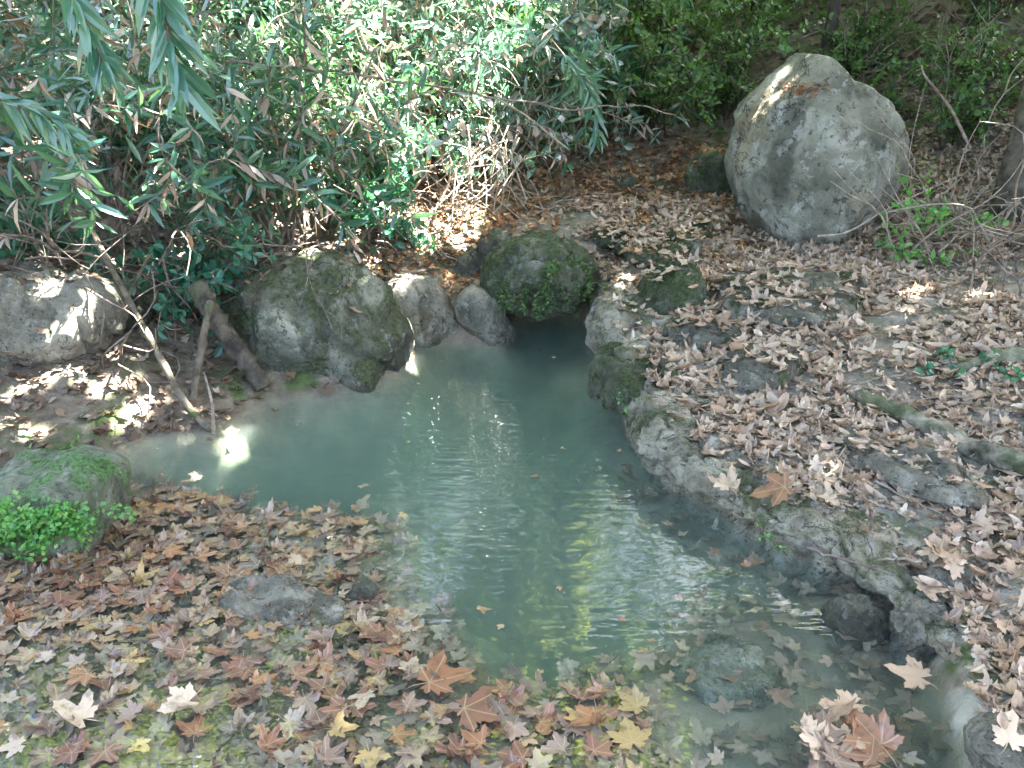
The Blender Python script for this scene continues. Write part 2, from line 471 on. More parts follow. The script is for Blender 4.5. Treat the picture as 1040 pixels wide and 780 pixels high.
# ------------------------------------------------------------------ terrain
def wpoly(pts): return np.array([W(*p)[:2] if len(p) == 2 else p[:2] for p in pts])
WATER = wpoly([(606, 328), (590, 318), (545, 316), (508, 326), (500, 345), (420, 342), (408, 355), (385, 380), (330, 398), (270, 402), (215, 436), (150, 440),
               (90, 466), (40, 500), (-20, 520), (-2.6, 2.4, 0), (-3.2, 1.6, 0), (-3.4, -4, 0), (1.0, -4, 0), (1.05, 0.8, 0),
               (985, 790), (960, 720), (938, 660), (905, 615), (850, 580), (775, 560), (715, 525), (665, 490), (640, 440), (622, 395), (596, 365)])
DEEP = wpoly([(606, 328), (590, 318), (545, 316), (508, 326), (500, 345), (420, 342), (408, 355), (385, 380), (330, 398), (270, 402), (215, 440), (150, 445),
              (105, 475), (120, 498), (170, 503), (250, 520), (372, 532), (350, 575), (385, 605), (420, 640), (420, 670), (480, 700), (560, 715), (640, 680),
              (720, 620), (850, 583), (775, 560), (715, 525), (665, 490), (640, 440), (622, 395), (596, 365)])

def sdist(x, y, poly):
    """signed distance, negative inside"""
    d2 = np.full(x.shape, 1e9); inside = np.zeros(x.shape, bool)
    n = len(poly)
    for i in range(n):
        ax, ay = poly[i]; bx, by = poly[(i + 1) % n]
        ex, ey = bx - ax, by - ay
        t = np.clip(((x - ax) * ex + (y - ay) * ey) / (ex * ex + ey * ey + 1e-12), 0, 1)
        d2 = np.minimum(d2, (x - ax - t * ex) ** 2 + (y - ay - t * ey) ** 2)
        c = ((ay > y) != (by > y))
        with np.errstate(divide='ignore', invalid='ignore'):
            xi = ax + (y - ay) * ex / (ey if ey != 0 else 1e-12)
        inside ^= c & (x < xi)
    d = np.sqrt(d2)
    return np.where(inside, -d, d)

CP = [tuple(W(a, b, c)) for a, b, c in [
    (640, 395, .20), (660, 470, .155), (740, 525, .12), (850, 562, .095), (930, 630, .065), (985, 740, .045), (1030, 600, .13), (1030, 450, .22),
    (900, 400, .26), (750, 350, .28), (640, 320, .28), (800, 265, .36), (900, 290, .34), (1030, 380, .32), (940, 250, .45), (700, 240, .38), (650, 225, .43),
    (600, 200, .52), (570, 240, .38), (150, 420, .06), (60, 440, .06), (10, 480, .04), (100, 390, .14), (30, 370, .2), (180, 370, .12), (500, 290, .22)]]
CP += [(-2.2, 4.9, .5), (-1.3, 5.2, .5), (-0.5, 5.3, .45), (-3.5, 4.6, .7), (-3.6, 3.2, .35), (-4.2, 6, 1.3), (-2.2, 6.6, 1.1), (-1, 6.6, .95), (0.1, 6.9, .75),
       (0.3, 7.6, 1.15), (0, 9, 2.1), (2, 8, 1.2), (1.9, 6.6, .62), (3.4, 6.2, 1.2), (3.3, 4.6, .65), (4.6, 7, 2.2), (3, 3, .34), (3, 1.5, .22), (4.5, 1, .5), (4.5, 3.2, .9),
       (2.4, 0, .15), (3, -3, .2), (-4.5, 0, .3), (-4.5, -3, .3), (-6, 2, .8), (-6, 5, 1.6), (7, 0, 1.2), (7, 4, 2.2), (0, 13, 4.6), (-6, 12, 4.6), (6, 12, 5.0),
       (0, 20, 9), (-12, 10, 5.5), (12, 10, 6.5), (-12, 20, 9.5), (12, 20, 10), (-12, -4, 2), (12, -4, 3), (-12, 2, 2.6), (12, 3, 4)]
CP = np.array(CP)
def _U(r2): return np.where(r2 > 1e-12, 0.5 * r2 * np.log(np.maximum(r2, 1e-12)), 0)
_n = len(CP)
_K = _U((CP[:, None, 0] - CP[None, :, 0]) ** 2 + (CP[:, None, 1] - CP[None, :, 1]) ** 2) + 0.02 * np.eye(_n)
_Pm = np.c_[np.ones(_n), CP[:, :2]]
_A = np.block([[_K, _Pm], [_Pm.T, np.zeros((3, 3))]])
_sol = np.linalg.solve(_A, np.r_[CP[:, 2], 0, 0, 0])
def tps(x, y):
    r = _sol[_n] + _sol[_n + 1] * x + _sol[_n + 2] * y
    for i in range(_n):
        r = r + _sol[i] * _U((x - CP[i, 0]) ** 2 + (y - CP[i, 1]) ** 2)
    return r

def terrain(x, y, full=False):
    x = np.asarray(x, dtype=float); y = np.asarray(y, dtype=float)
    near = sstep(9, 5, y)
    warp = 0.05 * fbm2(x, y, 3.5, 4, 3)
    d = sdist(x, y, WATER) + warp * sstep(-0.5, 0.3, x)
    dd = sdist(x, y, DEEP) + warp
    ho = tps(x, y) + 0.035 * fbm2(x, y, 2.2, 5, 5) + 0.03 * sstep(0.1, 0.4, fbm2(x, y, 1.6, 3, 9)) * near
    ho = ho + 0.25 * fbm2(x, y, 0.6, 4, 12) * sstep(6.5, 9, y)
    ho = np.maximum(ho, 0.025 + 0.02 * fbm2(x, y, 4, 3, 4))
    sh = np.where(x > 0.1, -0.045 - 0.035 * sstep(0.05, 0.5, x), -0.045)
    bed = sh + 0.035 * fbm2(x, y, 4.0, 4, 8) - 0.52 * sstep(-0.04, 0.75, -dd) 
    ws = np.where(x > 0.3, 0.05, 0.14)
    d2 = np.where((x > 0.3) & (y < 4.75), d - 0.11 * sstep(1.75, 2.1, y), d)
    wgt = sstep(-1, 1, d2 / ws)
    z = bed * (1 - wgt) + ho * wgt
    if full:
        return z, d, dd
    return z

def axis(breaks):
    out = []
    for a, b, s in breaks:
        out.append(np.arange(a, b - 1e-6, s))
    return np.concatenate(out + [[breaks[-1][1]]])
gx = axis([(-14, -7, .5), (-7, -5, .2), (-5, -3, .1), (-3, 3.4, .028), (3.4, 6.5, .09), (6.5, 14, .4)])
gy = axis([(-5, 0.6, .14), (0.6, 3.6, .022), (3.6, 6.0, .032), (6, 9.5, .07), (9.5, 13, .12), (13, 22, .4)])
X, Y = np.meshgrid(gx, gy)
xs, ys = X.ravel(), Y.ravel()
zs, dW, dD = terrain(xs, ys, True)
nx, ny = len(gx), len(gy)
idx = np.arange(nx * ny).reshape(ny, nx)
F = np.stack([idx[:-1, :-1], idx[:-1, 1:], idx[1:, 1:], idx[1:, :-1]], -1).reshape(-1, 4)
stone = sstep(0.55, 0.05, dW) * (xs > 0.0) + 0.45 * ((xs > 0.2) & (ys < 6)) * 1.0
stone = np.clip(stone, 0, 1) * sstep(7, 6, ys)
moss = np.clip(0.9 * sstep(0.35, 0.0, dW) * (zs > 0.0) + 0.35 + 0.3 * sstep(5, 6, ys), 0, 1)
mud = sstep(0.0, -0.02, zs)
moss = moss * sstep(0.0, 0.03, zs)
ground = obj('ground', mesh_np('ground', np.c_[xs, ys, zs], F, {'stone': ('FLOAT', stone), 'moss': ('FLOAT', moss), 'mud': ('FLOAT', mud)}), M['ground'])
tag(ground, 'leaf strewn forest floor, muddy pool bed and rising wooded slope', 'ground', kind='structure')

# water body
wv = np.array([(-3.6, -4, -1.4), (2.2, -4, -1.4), (2.2, 5.05, -1.4), (-3.6, 5.05, -1.4), (-3.6, -4, 0), (2.2, -4, 0), (2.2, 5.05, 0), (-3.6, 5.05, 0)], float)
wf = np.array([(0, 3, 2, 1), (4, 5, 6, 7), (0, 1, 5, 4), (1, 2, 6, 5), (2, 3, 7, 6), (3, 0, 4, 7)])
water = obj('water', mesh_np('water', wv, wf, smooth=False), M['water'])
tag(water, 'murky teal water of the small woodland pool', 'water', kind='structure')

# ------------------------------------------------------------------ rocks
_ico = {}
def ico(sub):
    if sub not in _ico:
        bm = bmesh.new(); bmesh.ops.create_icosphere(bm, subdivisions=sub, radius=1)
        v = np.array([p.co[:] for p in bm.verts]); f = np.array([[q.index for q in p.verts] for p in bm.faces]); bm.free()
        _ico[sub] = (norm(v), f)
    return _ico[sub]

def rock(name, label, pts, zb, thick, mat, seed=1, sub=5, rough=0.05, facets=6, cat='rock', group=None, Yd=None, boxy=0.75, facet_depth=0.88, tilt=0.0, sink=0.0, crag=0.7, cuts=()):
    """a rock whose outline seen across its middle follows pts (photo pixels), its foot at height zb, thick metres deep"""
    pts = np.array(pts, float)
    cx, cy = pts[:, 0].mean(), pts[:, 1].mean()
    if Yd is None:
        b = pts[:, 1].max()
        Yd = W(cx, b, zb)[1] + 0.35 * thick
    Q = np.array([WY(a, b, Yd) for a, b in pts])
    c = np.array((0.5 * (Q[:, 0].min() + Q[:, 0].max()), Yd, 0.5 * (Q[:, 2].min() + Q[:, 2].max())))
    dx, dz = Q[:, 0] - c[0], Q[:, 2] - c[2]
    th = np.arctan2(dz, dx); rr = np.hypot(dx, dz)
    o = np.argsort(th); th, rr = th[o], rr[o]
    th = np.r_[th - 2 * math.pi, th, th + 2 * math.pi]; rr = np.r_[rr, rr, rr]
    v, f = ico(sub)
    a = np.arctan2(v[:, 2], v[:, 0])
    rad = np.zeros(len(v))
    for k_, wgt in ((-0.12, 1), (0, 2), (0.12, 1)):
        rad += wgt * np.interp(((a + k_ + math.pi) % (2 * math.pi)) - math.pi, th, rr) / 4
    pl = np.hypot(v[:, 0], v[:, 2])
    pl2 = pl ** boxy
    yy = np.sign(v[:, 1]) * np.abs(v[:, 1]) ** boxy * thick * 0.5
    p = np.c_[np.cos(a) * rad * pl2, yy, np.sin(a) * rad * pl2]
    rg = np.random.default_rng(seed)
    size = rr.mean()
    sc = np.array((max(dx.max(), -dx.min()), thick * 0.5, max(dz.max(), -dz.min())))
    for _ in range(facets):
        n = norm(rg.normal(size=3) * np.array((0.45, 1, 0.6)))
        ext = np.max(p @ n)
        cut = ext * rg.uniform(0.80, 0.97)
        dd = p @ n - cut
        p = p - np.where(dd > 0, dd * facet_depth, 0)[:, None] * n
    for n, fr_, dp in cuts:
        n = norm(np.array(n)); dd = p @ n - np.max(p @ n) * fr_
        p = p - np.where(dd > 0, dd * dp, 0)[:, None] * n
    if tilt:
        ct, st = math.cos(tilt), math.sin(tilt)
        p = np.c_[p[:, 0], p[:, 1] * ct - p[:, 2] * st, p[:, 1] * st + p[:, 2] * ct]
    q = p + c
    nrm = norm(p / (sc ** 2))
    disp = rough * size * 1.6 * fbm(q * (1.6 / size) + seed, 5, seed) + rough * 0.6 * size * (-np.abs(fbm(q * (4.0 / size) + seed * 3, 4, seed + 5)))
    bl, ck = blocky(q, 1.1 / size, seed)
    disp += crag * size * (0.22 * bl - 0.10 * ck)
    disp += 0.014 * fbm(q * 14 + seed, 4, seed + 9) + 0.006 * fbm(q * 45, 3, seed + 2)
    q = p + nrm * disp[:, None]
    zmin = q[:, 2].min()
    loc = c.copy()
    base = Vector((loc[0], loc[1], loc[2] + zmin))
    q = q - np.array((0, 0, zmin))
    ob = obj(name, mesh_np(name, q, f), mat, loc=base)
    ob.location.z -= sink
    return tag(ob, label, cat, group)

def flat_rock(name, label, pts, zt, h, mat, seed=1, sub=5, rough=0.06, cat='rock', group=None, grow=1.12, power=0.45):
    """a low rock seen from above: pts (photo pixels) outline its top at height zt, h metres tall"""
    Q = np.array([W(a, b, zt) for a, b in pts]); c = Q.mean(0); c[2] = zt - h * .5
    dx, dy = Q[:, 0] - c[0], Q[:, 1] - c[1]
    th = np.arctan2(dy, dx); rr = np.hypot(dx, dy); o = np.argsort(th); th, rr = th[o], rr[o]
    th = np.r_[th - 2 * math.pi, th, th + 2 * math.pi]; rr = np.r_[rr, rr, rr]
    v, f = ico(sub)
    a = np.arctan2(v[:, 1], v[:, 0]); rad = np.interp(a, th, rr) * grow
    pl = np.hypot(v[:, 0], v[:, 1]) ** power
    zz = np.sign(v[:, 2]) * np.abs(v[:, 2]) ** .8 * h * .5
    p = np.c_[np.cos(a) * rad * pl, np.sin(a) * rad * pl, zz]
    size = min(rr[len(pts):2 * len(pts)].mean(), .35)
    q = p + c
    nrm = norm(np.c_[p[:, :2] / rr.mean() ** 2, p[:, 2] / (h * .5) ** 2])
    disp = rough * size * 1.8 * fbm(q * (1.8 / size) + seed, 5, seed) - rough * 1.2 * size * np.abs(fbm(q * (3.2 / size) + seed * 3, 5, seed + 5))
    bl, ck = blocky(q, 1.2 / size, seed)
    disp += size * (0.16 * bl - 0.10 * ck)
    disp += 0.016 * fbm(q * 12 + seed, 4, seed + 9) + 0.007 * fbm(q * 40, 3, seed + 2)
    q = q + nrm * disp[:, None]
    base = np.array((c[0], c[1], q[:, 2].min()))
    return tag(obj(name, mesh_np(name, q - base, f), mat, loc=base), label, cat, group)

rock('boulder', 'huge rounded grey boulder with a knobbed top standing on the bank', [
    (799, 74), (809, 54), (830, 52), (847, 74), (869, 80), (891, 100), (905, 130), (911, 169), (909, 203), (897, 231), (876, 246), (849, 254), (816, 258), (783, 248), (760, 229), (747, 198), (743, 165), (750, 135), (760, 112), (772, 97), (785, 88)], 0.36, 1.15, M['boulder'], 11, 6, 0.05, 4, 'boulder', Yd=5.55, boxy=0.64, facet_depth=0.8, crag=0.34, cuts=[((.72, -.62, -.38), .74, .8), ((-.62, -.77, .05), .80, .7), ((.2, -.95, .2), .88, .6)])
rock('mossy_boulder', 'rounded moss covered rock overhanging the head of the pool', [
    (486, 285), (492, 262), (515, 250), (550, 243), (585, 248), (603, 268), (604, 288), (590, 306), (560, 314), (520, 314), (497, 306)], 0.1, 0.6, M['rock_moss'], 21, 6, 0.08, 4, 'rock', Yd=4.76)
rock('backing_rock', 'rock darkened for the shade in the hollow under the moss covered overhang', [
    (490, 330), (495, 290), (530, 275), (585, 280), (600, 300), (598, 325), (540, 330), (500, 330)], 0, 0.3, M['rock_dark'], 22, 5, 0.08, 4, 'rock', Yd=5.38)  # the hollow's deep shade is put into this rock's dark colour
rock('rock', 'grey lumpy rock resting against the back of the moss covered overhang', [
    (478, 285), (482, 248), (500, 233), (518, 238), (527, 252), (520, 285)], 0.2, 0.35, M['rock'], 23, 5, 0.09, 4, 'rock', Yd=5.1)
rock('rock', 'small round grey stone wedged between the dry leaf pile and mossy overhang', [(462, 268), (470, 258), (482, 260), (486, 280), (466, 285)], 0.3, 0.2, M['rock'], 24, 4, 0.06, 3, 'stone', Yd=5.0)
rock('rock', 'flat topped rock with a pale bright top and dark underside', [
    (383, 300), (392, 283), (420, 276), (446, 284), (462, 304), (472, 326), (460, 336), (405, 336)], 0, 0.55, M['rock_pale'], 25, 5, 0.05, 3, 'rock', Yd=4.7, boxy=0.55)
rock('slab_rock', 'narrow slab leaning down into the water beside the mossy overhang', [
    (464, 300), (478, 288), (494, 296), (512, 322), (524, 345), (505, 352), (484, 338)], 0, 0.3, M['rock_pale'], 26, 5, 0.05, 4, 'rock', Yd=4.58)
rock('sloping_rock', 'big dark sloping rock with a sunlit streak at the waterside', [
    (222, 345), (236, 300), (262, 270), (310, 258), (355, 264), (392, 294), (414, 335), (422, 356), (400, 380), (345, 396), (290, 404), (245, 398)], 0, 0.75, M['rock_slope'], 27, 6, 0.06, 3, 'rock', Yd=4.1, cuts=[((.45, -.7, .55), .66, .9), ((-.7, -.6, .1), .8, .8)])
rock('rock', 'long grey rock under the twiggy oleanders above the leafy bank', [
    (-90, 330), (-60, 285), (0, 272), (60, 285), (105, 300), (118, 330), (100, 358), (40, 366), (-30, 372)], 0.16, 0.6, M['rock_pale'], 28, 6, 0.08, 4, 'rock', Yd=3.75)
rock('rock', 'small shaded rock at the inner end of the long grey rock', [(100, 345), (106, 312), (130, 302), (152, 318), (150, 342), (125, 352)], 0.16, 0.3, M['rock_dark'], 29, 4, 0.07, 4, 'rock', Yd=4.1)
rock('fern_rock', 'flat block topped with bright moss with a fern on its face', [
    (-30, 500), (-12, 486), (40, 476), (92, 474), (112, 484), (118, 512), (114, 550), (60, 562), (-20, 565)], -0.02, 0.40, M['rock_green'], 30, 6, 0.04, 1, 'rock', Yd=2.55, boxy=0.42, crag=0.12)
flat_rock('rock', 'long pale wet stone breaking the surface within the leaf raft', [
    (226, 596), (240, 580), (270, 577), (310, 588), (340, 598), (346, 612), (320, 622), (270, 618), (235, 610)], 0.032, 0.1, M['rock_pale'], 31, 5)
rock('rock', 'little dark stone poking up beside the long pale wet stone', [(352, 606), (364, 594), (382, 598), (388, 608), (366, 614)], -0.02, 0.08, M['rock_wet'], 32, 4, 0.06, 3, 'stone')
flat_rock('sunken_rock', 'broad greenish rock lying just under the shallow water', [(692, 664), (705, 648), (730, 640), (762, 648), (788, 668), (796, 684), (765, 694), (715, 690)], 0.002, 0.1, M['rock_sunk'], 33, 5)
flat_rock('sunken_rock', 'small dim rock sunk in murky water beside the broad greenish one', [
    (570, 700), (590, 682), (630, 680), (650, 696), (620, 712)], -0.06, 0.12, M['rock_wet'], 34, 5)
rock('rock', 'wet dark grey stone standing in the water against the bank', [
    (840, 640), (848, 618), (870, 611), (893, 616), (897, 632), (880, 646), (855, 650)], -0.03, 0.16, M['rock_wet'], 35, 5, 0.06, 5, 'stone')
rock('rock', 'pale grey angular stone among dry leaves at the nearest bank corner', [
    (990, 770), (994, 738), (1008, 732), (1035, 752), (1052, 775), (1050, 800), (1005, 800)], 0.02, 0.16, M['rock_pale'], 36, 5, 0.05, 6, 'stone')
flat_rock('moss_mound', 'low brownish green mossy mound on the leafy path', [(626, 236), (640, 218), (662, 208), (690, 214), (700, 232), (690, 246), (650, 248)], 0.47, 0.16, M['rock_moss'], 37, 5)
rock('block_stone', 'squarish yellow green mossy block standing behind the path', [(708, 205), (709, 158), (722, 152), (738, 156), (741, 207)], 0.5, 0.28, M['rock_moss'], 38, 5, 0.04, 4, 'stone', Yd=6.3, boxy=0.5)
for i, (pp, lb, m_) in enumerate([
        ([(624, 200), (628, 184), (642, 178), (652, 188), (650, 203)], 'small mossy stone at the dark end of the leafy path', 'rock_moss'),
        ([(655, 200), (664, 184), (680, 186), (688, 202)], 'second mossy stone beside the fallen leaves at the path end', 'rock_moss'),
        ([(596, 204), (602, 192), (614, 190), (620, 204)], 'tiny stone at the start of the dark undergrowth', 'rock_dark')]):
    rock('path_stone', lb, pp, 0.5, 0.22, M[m_], 40 + i, 4, 0.06, 4, 'stone', Yd=6.4)
rock('bank_rock', 'rounded mossy rock shoulder at the top edge of the bank', [
    (648, 312), (652, 290), (668, 274), (692, 266), (716, 280), (722, 302), (712, 322), (672, 326)], 0.26, 0.5, M['rock_moss'], 50, 5, 0.08, 5, 'rock')
flat_rock('bank_rock', 'low grey rock half buried in leaves behind the mossy shoulder', [
    (690, 330), (700, 312), (730, 310), (750, 322), (745, 336)], 0.36, 0.2, M['rock'], 51, 5)
flat_rock('bank_rock', 'flat grey stone with a dark mossy front edge among bank leaves', [
    (742, 366), (756, 350), (790, 347), (815, 356), (808, 368), (770, 374)], 0.335, 0.16, M['rock'], 52, 5)
flat_rock('bank_rock', 'wide weathered ledge below the foot of the huge boulder', [
    (735, 290), (750, 268), (800, 262), (850, 266), (876, 284), (868, 304), (800, 308), (750, 304)], 0.44, 0.3, M['rock'], 53, 5)
flat_rock('bank_rock', 'greyish flat slab lying beside the weathered log', [
    (862, 430), (880, 418), (930, 440), (985, 478), (1000, 498), (960, 495), (900, 470)], 0.235, 0.1, M['rock_pale'], 54, 5)
flat_rock('bank_rock', 'low pale stone flush with the leaf litter below the log', [(930, 560), (950, 546), (990, 552), (1010, 575), (970, 588)], 0.145, 0.1, M['rock_pale'], 55, 5)
def ledge():
    """the continuous stone lip of the pool: a rough profile swept along the shore"""
    px = [(655, 312), (624, 332), (612, 350), (608, 368), (612, 384), (622, 396), (634, 415), (640, 440), (650, 468), (665, 490), (688, 508), (715, 524), (745, 542), (775, 558), (812, 570), (850, 581), (880, 598), (905, 615), (924, 634), (944, 652), (968, 668), (1000, 690)]
    c = smooth_path([W(*q) for q in px], 420)[:, :2]
    for _ in range(6): c[1:-1] = (c[:-2] + c[1:-1] + c[2:]) / 3
    t = norm(np.gradient(c, axis=0)); nrm = np.c_[-t[:, 1], t[:, 0]]          # towards the bank
    s_ = np.r_[0, np.cumsum(np.linalg.norm(np.diff(c, axis=0), axis=1))]
    hb = tps(*(c + nrm * .22).T) + 0.012
    hb = hb * (1 + .25 * fbm2(s_, s_ * 0, 3.0, 3, 31)) + 0.02 * np.clip(fbm2(s_, s_ * 0, 5.0, 2, 32), -1, 1)
    hb = hb * (1 - .5 * sstep(.80, 1.0, s_ / s_[-1]))
    prof = smooth_path(np.array([(.12, -.35, 0), (.03, -.12, 0), (.01, 0.0, 0), (-.035, .35, 0), (-.05, .7, 0), (-.01, .98, 0), (.06, 1.06, 0), (.16, 1.0, 0), (.27, .90, 0), (.40, .55, 0)]), 64)
    n, m = len(c), len(prof)
    off = prof[None, :, 0] * np.ones((n, 1)); zz = np.where(prof[None, :, 1] > 0, prof[None, :, 1] * hb[:, None], prof[None, :, 1])
    wid = 1 + .5 * fbm2(s_, s_ * 0 + 3, 1.6, 3, 33)
    off = np.where(off > 0.06, .06 + (off - .06) * wid[:, None], off)
    P_ = np.stack([c[:, None, 0] + nrm[:, None, 0] * off, c[:, None, 1] + nrm[:, None, 1] * off, zz], 2)
    du = np.gradient(P_, axis=0); dv = np.gradient(P_, axis=1)
    nn = norm(np.cross(du, dv)).reshape(-1, 3); Q = P_.reshape(-1, 3)
    if np.mean(nn.reshape(n, m, 3)[:, m // 2, 2]) < 0: nn = -nn
    d = .055 * fbm(Q * 2.8, 4, 41) - .022 * np.abs(fbm(Q * 7.0, 4, 42)) + .022 * fbm(Q * 18, 4, 43) + .008 * fbm(Q * 50, 3, 44)
    d = d + .03 * np.sign(fbm(Q * np.array((3, 3, 9.0)), 2, 45)) * np.abs(fbm(Q * np.array((3, 3, 9.0)), 2, 45)) ** .5
    bl, ck = blocky(Q * np.array((1, 1, 1.5)), 4.2, 46)
    bl2, ck2 = blocky(Q, 10.0, 47)
    d = (.85 * d + .035 * bl - .022 * ck + .018 * bl2 - .010 * ck2) * (1 - .4 * sstep(.72, .95, np.repeat(s_ / s_[-1], m)))
    Q = Q + nn * d[:, None]
    idx_ = np.arange(n * m).reshape(n, m)
    f = np.stack([idx_[:-1, :-1], idx_[:-1, 1:], idx_[1:, 1:], idx_[1:, :-1]], -1).reshape(-1, 4)
    base = np.array((*c[n // 2], 0.0))
    o = obj('rock_ledge', mesh_np('rock_ledge', Q - base, f), M['ledge'], loc=base)
    tag(o, 'long curved lip of rough mossy rock edging the leafy bank of the pool', 'rock ledge')
M['ledge'] = rock_mat('ledge_rock', (0.60, 0.57, 0.44), (0.46, 0.43, 0.32), (0.19, 0.175, 0.12), 0.4, 0.64, (0.085, 0.11, 0.045), scale=3.8)
ledge()
LEDGE = [
    ([(606, 352), (614, 342), (632, 338), (655, 352), (662, 374), (645, 388), (622, 380), (610, 366)], .27, 'rounded ledge rock beside the little waterfall', 'rock_moss'),
    ([(912, 612), (922, 596), (950, 592), (970, 608), (956, 628), (930, 630)], .10, 'pale lumpy ledge rock nearest the shallow leafy corner', 'rock_pale'),
]
for i, (pp, zt, lb, m_) in enumerate(LEDGE):
    flat_rock('ledge_rock', lb, pp, zt, .22, M[m_], 60 + i, 6, 0.13, 'rock', 'rocks edging the pool', grow=1.0)

# ------------------------------------------------------------------ plane tree leaves
def plane_leaf(seed, curl=0.2, detail=True, petiole=True):
    """a lobed leaf about 1 unit across; returns verts, tris, uv"""
    rg = np.random.default_rng(seed)
    lobes = [(-108, .44), (-58, .72), (0, 0.92), (58, .72), (108, .44)]
    pts = []
    torn = rg.integers(0, 5) if rg.uniform() < .45 else -1
    half = rg.uniform() < .2
    for i, (a, l) in enumerate(lobes):
        l *= rg.uniform(0.78, 1.15); a += rg.uniform(-8, 8)
        if i == torn: l *= rg.uniform(.55, .75)
        if half and i > 3: l *= .5
        if detail:
            wd = 17 + rg.uniform(-3, 3)
            pts += [(a - wd, l * 0.62), (a - wd * 0.75, l * 0.80), (a - wd * 0.30, l * 0.86), (a, l), (a + wd * 0.30, l * 0.86), (a + wd * 0.75, l * 0.80), (a + wd, l * 0.62)]
        else:
            pts += [(a - 12, l * 0.68), (a, l), (a + 12, l * 0.68)]
        if i < 4:
            pts.append(((a + lobes[i + 1][0]) / 2, 0.47 * rg.uniform(0.8, 1.15)))
    pts = [(-150, 0.26)] + pts + [(150, 0.26)]
    P2 = np.array([(l * math.sin(R(a)), l * math.cos(R(a))) for a, l in pts])
    n = len(P2)
    rings = (0.5, 1.0) if detail else (1.0,)
    v = [np.zeros((1, 2))] + [P2 * r for r in rings]
    v = np.concatenate(v)
    f = [(0, 1 + j + 1, 1 + j) for j in range(n - 1)]
    for q in range(len(rings) - 1):
        a, b = 1 + q * n, 1 + (q + 1) * n
        for j in range(n - 1):
            f += [(a + j, a + j + 1, b + j + 1), (a + j, b + j + 1, b + j)]
    # curl
    x, y = v[:, 0], v[:, 1]
    r = np.hypot(x, y); th = np.arctan2(x, y)
    ph = rg.uniform(0, 6.28)
    z = curl * r ** 1.7 * (0.55 * np.cos(2 * th + ph) + 0.5 + 0.35 * np.cos(5 * th + rg.uniform(0, 6)) * r)
    z += curl * 0.10 * rg.normal(size=len(z)) * r
    fold = rg.uniform(-0.4, 0.9) * curl
    z += fold * np.abs(x)
    if rg.uniform() < .35 and curl > .15:      # a side turned over
        ca = rg.uniform(.35, .6); sx_ = rg.choice((-1, 1)); over = np.clip(sx_ * x - ca * .5, 0, None)
        z = z + over * rg.uniform(.6, 1.3); x = x - sx_ * over * rg.uniform(.4, 1.0)
    shr = 1 - 0.35 * min(1, curl) * r
    vv = np.c_[x * shr, y * shr, z]
    uv = np.c_[x, y]
    if petiole:
        m = len(vv)
        b = rg.uniform(-0.15, 0.15)
        pv = np.array([(-0.012, 0, 0.0), (0.012, 0, 0.0), (b - 0.01, -0.3, 0.04), (b + 0.01, -0.3, 0.04), (b * 2.4, -0.55, 0.02)])
        vv = np.concatenate([vv, pv]); uv = np.concatenate([uv, pv[:, :2] * 0 + 0.02])
        f += [(m, m + 1, m + 3), (m, m + 3, m + 2), (m + 2, m + 3, m + 4), (0, m + 1, m)]
    vv[:, 1] -= 0.25; 
    return vv, np.array(f), uv

LEAVES = [plane_leaf(100 + i, c) for i, c in enumerate([0.12, 0.2, 0.3, 0.45, 0.16, 0.55, 0.25, 0.35, 0.7, 0.28, 0.5, 0.22, 0.4])]
LEAVES_LO = [plane_leaf(200 + i, c, False, False) for i, c in enumerate([0.15, 0.25, 0.35, 0.5, 0.6, 0.3])]
LEAVES_FLAT = [plane_leaf(300 + i, c) for i, c in enumerate([0.05, 0.1, 0.16, 0.08, 0.2, 0.12, 0.2, 0.26, 0.18, 0.12, 0.06, 0.3])]

def oblong_leaf(seed, wd, curl):
    rg_ = np.random.default_rng(seed)
    v, f = [], []
    for i, t in enumerate(np.linspace(-.6, .6, 7)):
        ww = wd * math.cos(t / .62 * 1.5) ** .7 + .01
        z = curl * (t * t) * 1.2
        v += [(-ww + .1 * t * t, t, z + curl * ww * 1.5), (.1 * t * t, t, z), (ww + .1 * t * t, t, z + curl * ww * 1.5)]
    for i in range(6):
        for j in (0, 1):
            a = i * 3 + j; f += [(a, a + 1, a + 4), (a, a + 4, a + 3)]
    v = np.array(v)
    return v, np.array(f), v[:, :2] * .3 + .5
OBLONG = [oblong_leaf(1, .16, .3), oblong_leaf(2, .24, .5), oblong_leaf(3, .1, .2), oblong_leaf(4, .3, .7)]

def rotmats(normals, spin):
    n = norm(normals)
    ref = np.tile(np.array((0.0, 1.0, 0.0)), (len(n), 1))
    ref[np.abs(n[:, 1]) > 0.9] = (1, 0, 0)
    x = norm(np.cross(ref, n)); y = np.cross(n, x)
    c, s = np.cos(spin)[:, None], np.sin(spin)[:, None]
    return np.stack([x * c + y * s, -x * s + y * c, n], 2)

